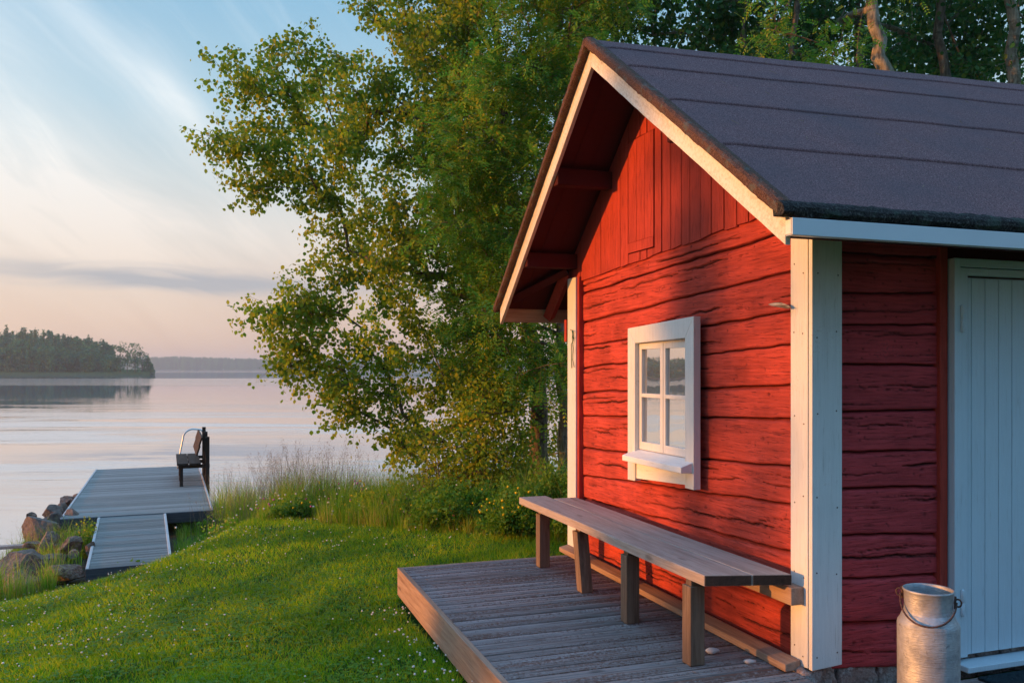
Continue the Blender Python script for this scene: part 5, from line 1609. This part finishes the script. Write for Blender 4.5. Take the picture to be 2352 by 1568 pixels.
nb = R6.integers(16, 44, len(x)); idx = np.repeat(np.arange(len(x)), nb); n = len(idx)
an = R6.uniform(0, 2 * pi, n); q = np.abs(R6.normal(size=n)); rad = .035 + .03 * hT[idx]
bx, by = x[idx] + np.cos(an) * q * rad, y[idx] + np.sin(an) * q * rad
ok = free(bx, by); idx, an, q, bx, by = [v[ok] for v in (idx, an, q, bx, by)]; n = len(idx)
h = hT[idx] * R6.uniform(.45, 1.15, n); ln = np.clip(.12 + .30 * q * R6.uniform(.3, 1.3, n), 0, 1.0)
P = np.stack([bx, by, gz(bx, by) - .01], 1); L = np.stack([np.cos(an), np.sin(an), np.zeros(n)], 1) * ln[:, None]
wv_ = R6.uniform(.0030, .0062, n)[:, None] / 2; dv_ = np.stack([-np.sin(an), np.cos(an), np.zeros(n)], 1); H = h[:, None]; up = np.array([0, 0, 1.0])
m1 = P + (L * .30 + up * .62) * H; tip = P + (L * 1.15 + up * (1.0 - .28 * ln[:, None])) * H
V = np.stack([P - dv_ * wv_, P + dv_ * wv_, m1 + dv_ * wv_ * .8, tip, m1 - dv_ * wv_ * .8], 1).reshape(-1, 3)
print('meadow blades', n)
tag(leaf_obj('meadow_grass', V, 5, M['meadow']), kind='stuff')
# seed heads: airy straw-coloured panicles, mostly right of the jetty
n = 620; x = np.concatenate([R6.normal(-3.3, .6, n), R6.uniform(-4.6, -.4, 260), R6.uniform(-7.0, -5.3, 40)]); y = np.concatenate([R6.uniform(12.3, 14.4, n), R6.uniform(11.6, 14.4, 260), R6.uniform(9.6, 12, 40)])
ok = (shore_d(x, y) > .2) & free(x, y); x, y = x[ok], y[ok]; n = len(x)
hh = R6.uniform(.55, 1.12, n) * np.where(x < -5, .62, 1) * np.where(np.abs(x + 3.3) < 1.0, 1.0, .82)
root = np.stack([x, y, gz(x, y)], 1); la = R6.uniform(0, 2 * pi, n); ln = np.abs(R6.normal(size=n)) * .28 + .03
L = np.stack([np.cos(la) * ln, np.sin(la) * ln, np.zeros(n)], 1)
V = []
for s0, s1, w0, w1 in ((0, .5, .004, .003), (.5, .8, .003, .0022), (.8, 1.0, .0022, .001)):
    a = root + L * (s0 ** 2) * hh[:, None] + np.array([0, 0, 1.0]) * (s0 * hh)[:, None]; b = root + L * (s1 ** 2) * hh[:, None] + np.array([0, 0, 1.0]) * (s1 * hh)[:, None]
    d_ = np.array([1.0, 0.1, 0]); V.append(np.stack([a - d_ * w0 / 2, a + d_ * w0 / 2, b + d_ * w1 / 2, b - d_ * w1 / 2], 1).reshape(-1, 3))
tip = root + L * .9 * hh[:, None] + np.array([0, 0, 1.0]) * hh[:, None]
spk = R6.uniform(0, 1, n) < .35
P = []; 
for i in range(n):
    m_ = 34 if not spk[i] else 16
    q = R6.uniform(0, 1, m_)
    if spk[i]: off = R6.normal(size=(m_, 3)) * np.array([.005, .005, .004]); zl = q * .075
    else: off = R6.normal(size=(m_, 3)) * np.array([.05, .05, .03]) * (1 - q[:, None] * .7); zl = (q - .65) * .26
    P.append(tip[i] + off + np.stack([L[i, 0] * zl, L[i, 1] * zl, zl], 1))
P = np.concatenate(P)
Vl, k = leaf_verts(P, R6.uniform(.008, .015, len(P)), 'oval', -.3, r=R6)
sq_ = Vl.reshape(-1, 6, 3)[:, [0, 1, 3, 5]].reshape(-1, 3)
V.append(sq_)
tag(leaf_obj('grass_seed_heads', V, 4, M['straw']), kind='stuff')
# coloured flowers in the meadow
for mat, nm, n, xr in (('yellow', 'yellow_meadow_flowers', 70, (-3.0, 1.0)), ('pink', 'pink_clover_flowers', 70, (-3.6, .6)), ('clover', 'white_meadow_flowers', 120, (-4.6, 1.0))):
    x = R6.uniform(*xr, n); y = lawn_edge(x) + np.abs(R6.normal(size=n)) * .7 + .05
    ok = free(x, y); x, y = x[ok], y[ok]
    P = np.stack([x, y, gz(x, y) + .10 + .34 * np.clip((y - lawn_edge(x)) / 1.2, 0, 1) + R6.uniform(0, .12, len(x))], 1)
    balls(P, R6.uniform(.010, .018, len(x)), mat, nm)

# shrubs and tall weeds at the back of the lawn
def shrub(name, lab, x, y, rx, ry, hgt_, n, seed, mat='shrub', leaf=.045, flowers=0, cat='shrub', group=None, shape='oval'):
    r = np.random.default_rng(seed); g = gz1(x, y)
    root = empty(name, lab, cat, (x, y, g), 0, group)
    wd_ = MB(); P = []
    for i in range(int(14 + rx * 26)):
        an = r.uniform(0, 2 * pi); q = math.sqrt(r.uniform(0, 1)); tx, ty = rx * q * cos(an), ry * q * sin(an)
        tz = hgt_ * .9 * (1 - .45 * q ** 2) * r.uniform(.55, 1.2)
        s = Vector((tx * .25, ty * .25, -.02)); e_ = Vector((tx, ty, tz))
        m_ = s.lerp(e_, .5) + Vector((0, 0, .08)); wd_.tube([s, m_, e_], [.006, .004, .002], 4, cap=False)
        c = int(n / (14 + rx * 26)); t_ = r.uniform(.12, 1, c) ** .7
        A = np.array(s)[None] * ((1 - t_) ** 2)[:, None] + np.array(m_)[None] * (2 * t_ * (1 - t_))[:, None] + np.array(e_)[None] * (t_ ** 2)[:, None]
        P.append(A + r.normal(size=(c, 3)) * .055)
    wd_.obj('stem', M['meadow'], root)
    P = np.concatenate(P); P[:, 2] = np.maximum(P[:, 2], .01)
    V, k = leaf_verts(P, leaf * r.uniform(.6, 1.3, len(P)), shape, .1, r=r)
    leaf_obj('foliage', V, k, M[mat], root)
    if flowers:
        j = r.choice(np.nonzero(P[:, 2] > hgt_ * .45)[0], flowers)
        o = balls(P[j] + np.array([0, -.03, .03]), r.uniform(.010, .017, flowers), 'yellow', 'blossom'); o.parent = root
    return root
g_ = 'shrubs behind the lawn'
shrub('leafy_shrub', 'dense green shrub behind the lawn, directly left of the long bench', .35, 9.6, .55, .4, .78, 5200, 1, group=g_)
shrub('flowering_shrub', 'green shrub dotted with yellow flowers behind the far end of the deck', .05, 9.15, .42, .35, .55, 3600, 2, flowers=70, group=g_)
shrub('leafy_shrub', 'dark green shrub in front of the thick tree trunk', .95, 10.6, .6, .5, .95, 4600, 3, group=g_)
shrub('leafy_shrub', 'rounded shrub behind the lawn, in the middle of the row left of the flowering one', -.65, 9.95, .55, .45, .62, 4600, 4, group=g_)
shrub('leafy_shrub', 'olive shrub behind the lawn, leftmost of the row, beside the tall grass', -1.45, 10.75, .6, .45, .55, 4400, 5, mat='aspen', group=g_)
shrub('leafy_shrub', 'broad shrub filling the bank under the bird cherry', -.2, 11.6, 1.0, .6, .80, 6800, 6, group=g_)
shrub('leafy_shrub', 'low shrub growing close against the far corner of the deck', .75, 8.95, .4, .35, .52, 3400, 7, group=g_)
shrub('tufted_weed', 'bright bushy grass tuft at the right edge of the jetty end', -4.0, 12.0, .30, .3, .38, 1700, 8, cat='weed', mat='meadow')
shrub('tufted_weed', 'dark bushy tuft in the tall grass halfway to the shrubs', -3.0, 11.6, .35, .3, .34, 1900, 9, cat='weed')
shrub('rose_bush', 'thin yellowish bush growing between the rocks at the jetty corner by the ramp', -5.86, 11.7, .16, .16, .62, 420, 10, cat='bush', leaf=.04, mat='aspen')
shrub('dock_plant', 'broad-leaved green plant at the foot of the ramp, right side', -4.5, 10.35, .20, .13, .12, 150, 11, cat='plant', leaf=.10)
rr = random.Random(88)
for i, (x_, y_, lab) in enumerate(((-2.4, 12.0, 'green leafy weed in the tall grass left of the two plants with seed heads'), (-1.9, 11.5, 'green leafy weed at the lawn edge in front of the two plants with seed heads'), (-4.45, 12.9, 'leafy weed beside the right edge of the jetty, near the bench posts'), (-3.5, 12.5, 'leafy weed in the tallest straw-coloured grass'))):
    shrub('leafy_weed', lab, x_, y_, .26, .22, .40, 700, 60 + i, cat='weed', group='leafy weeds in the meadow')
# thistle-like plants standing over the grass
for i, (px_, pyt, Yd, lab) in enumerate(((771, 1118, 12.8, 'tall leafy plant with a round dark seed head over the grass'), (802, 1142, 12.9, 'shorter leafy plant with a small seed head right of the taller one'))):
    p = at(px_, pyt, Yd); g = gz1(p.x, p.y); H = p.z - g
    root = empty('seed_plant', lab, 'plant', (p.x, p.y, g), 0, 'tall plants with seed heads')
    MB().tube([(0.01, 0, 0), (0, 0, H * .5), (-.02 + .01 * i, 0, H)], [.008, .006, .004], 6).obj('stem', M['thistle'], root)
    o = balls(np.array([[-.02 + .01 * i, 0, H + .01]]), np.array([.026 - .007 * i]), 'thistle', 'seed_head'); o.parent = root; del o['kind']
    r = np.random.default_rng(i + 80); n = 190; t_ = r.uniform(.05, .72, n); rd_ = .26 * (1 - t_)
    an = r.uniform(0, 2 * pi, n); P = np.stack([rd_ * np.cos(an), rd_ * np.sin(an), t_ * H - .05 * rd_], 1)
    V, k = leaf_verts(P, .06 * r.uniform(.6, 1.3, n), 'oval', .1, r=r); leaf_obj('foliage', V, k, M['shrub'], root)
# withered spruce bough over the grass
p = at(1000, 1190, 11.8); g = gz1(p.x, p.y)
root = empty('spruce_sapling', 'small withered spruce with drooping brown twigs under the trees', 'tree', (p.x, p.y, g), 0)
wd_ = MB(); P = []; r = np.random.default_rng(9)
wd_.tube([(0, 0, 0), (.02, 0, .5), (0, 0, .9)], [.02, .014, .006], 6)
for i in range(26):
    z = r.uniform(.15, .88); an = r.uniform(0, 2 * pi); ln = (.75 - .5 * z) * r.uniform(.6, 1.0)
    e_ = Vector((ln * cos(an), ln * sin(an), z - .05)); s_ = Vector((0, 0, z)); wd_.tube([s_, s_.lerp(e_, .5) + Vector((0, 0, .04)), e_], [.006, .004, .002], 4, cap=False)
    for j in range(9):
        q = s_.lerp(e_, .25 + .75 * j / 8); dr_ = r.uniform(.06, .16); c = 16
        P.append(np.array(q)[None] + np.stack([r.normal(size=c) * .018, r.normal(size=c) * .018, -r.uniform(0, dr_, c)], 1))
wd_.obj('trunk', M['bark'], root); P = np.concatenate(P)
V, k = leaf_verts(P, .026 * r.uniform(.6, 1.3, len(P)), 'oval', .8, r=r); leaf_obj('crown', V, k, M['brown'], root)

# fallen needles and twigs on the roof and the deck
b = MB(); rr = random.Random(19)
for i in range(46):
    xx = rr.uniform(-.2, 3.4); yy = rr.uniform(NY + .1, AY - .15); zz_ = rz(yy, xx) + .068
    an = rr.uniform(0, pi); L_ = rr.uniform(.015, .05); dx, dy = cos(an) * L_, sin(an) * L_
    b.tube([to_world(xx, yy, zz_), to_world(xx + dx, yy + dy, zz_ + NS * dy + .002)], .0013, 3)
tag(b.obj('roof_needles', M['curtain']), kind='stuff')
b = MB()
for i in range(60):
    xx = rr.uniform(-1.4, -.1); yy = rr.uniform(-.3, 2.6); an = rr.uniform(0, pi); L_ = rr.uniform(.006, .022)
    b.tube([to_world(xx, yy, DZ + .003), to_world(xx + cos(an) * L_, yy + sin(an) * L_, DZ + .004)], .0014, 3)
tag(b.obj('deck_litter', M['curtain']), kind='stuff')
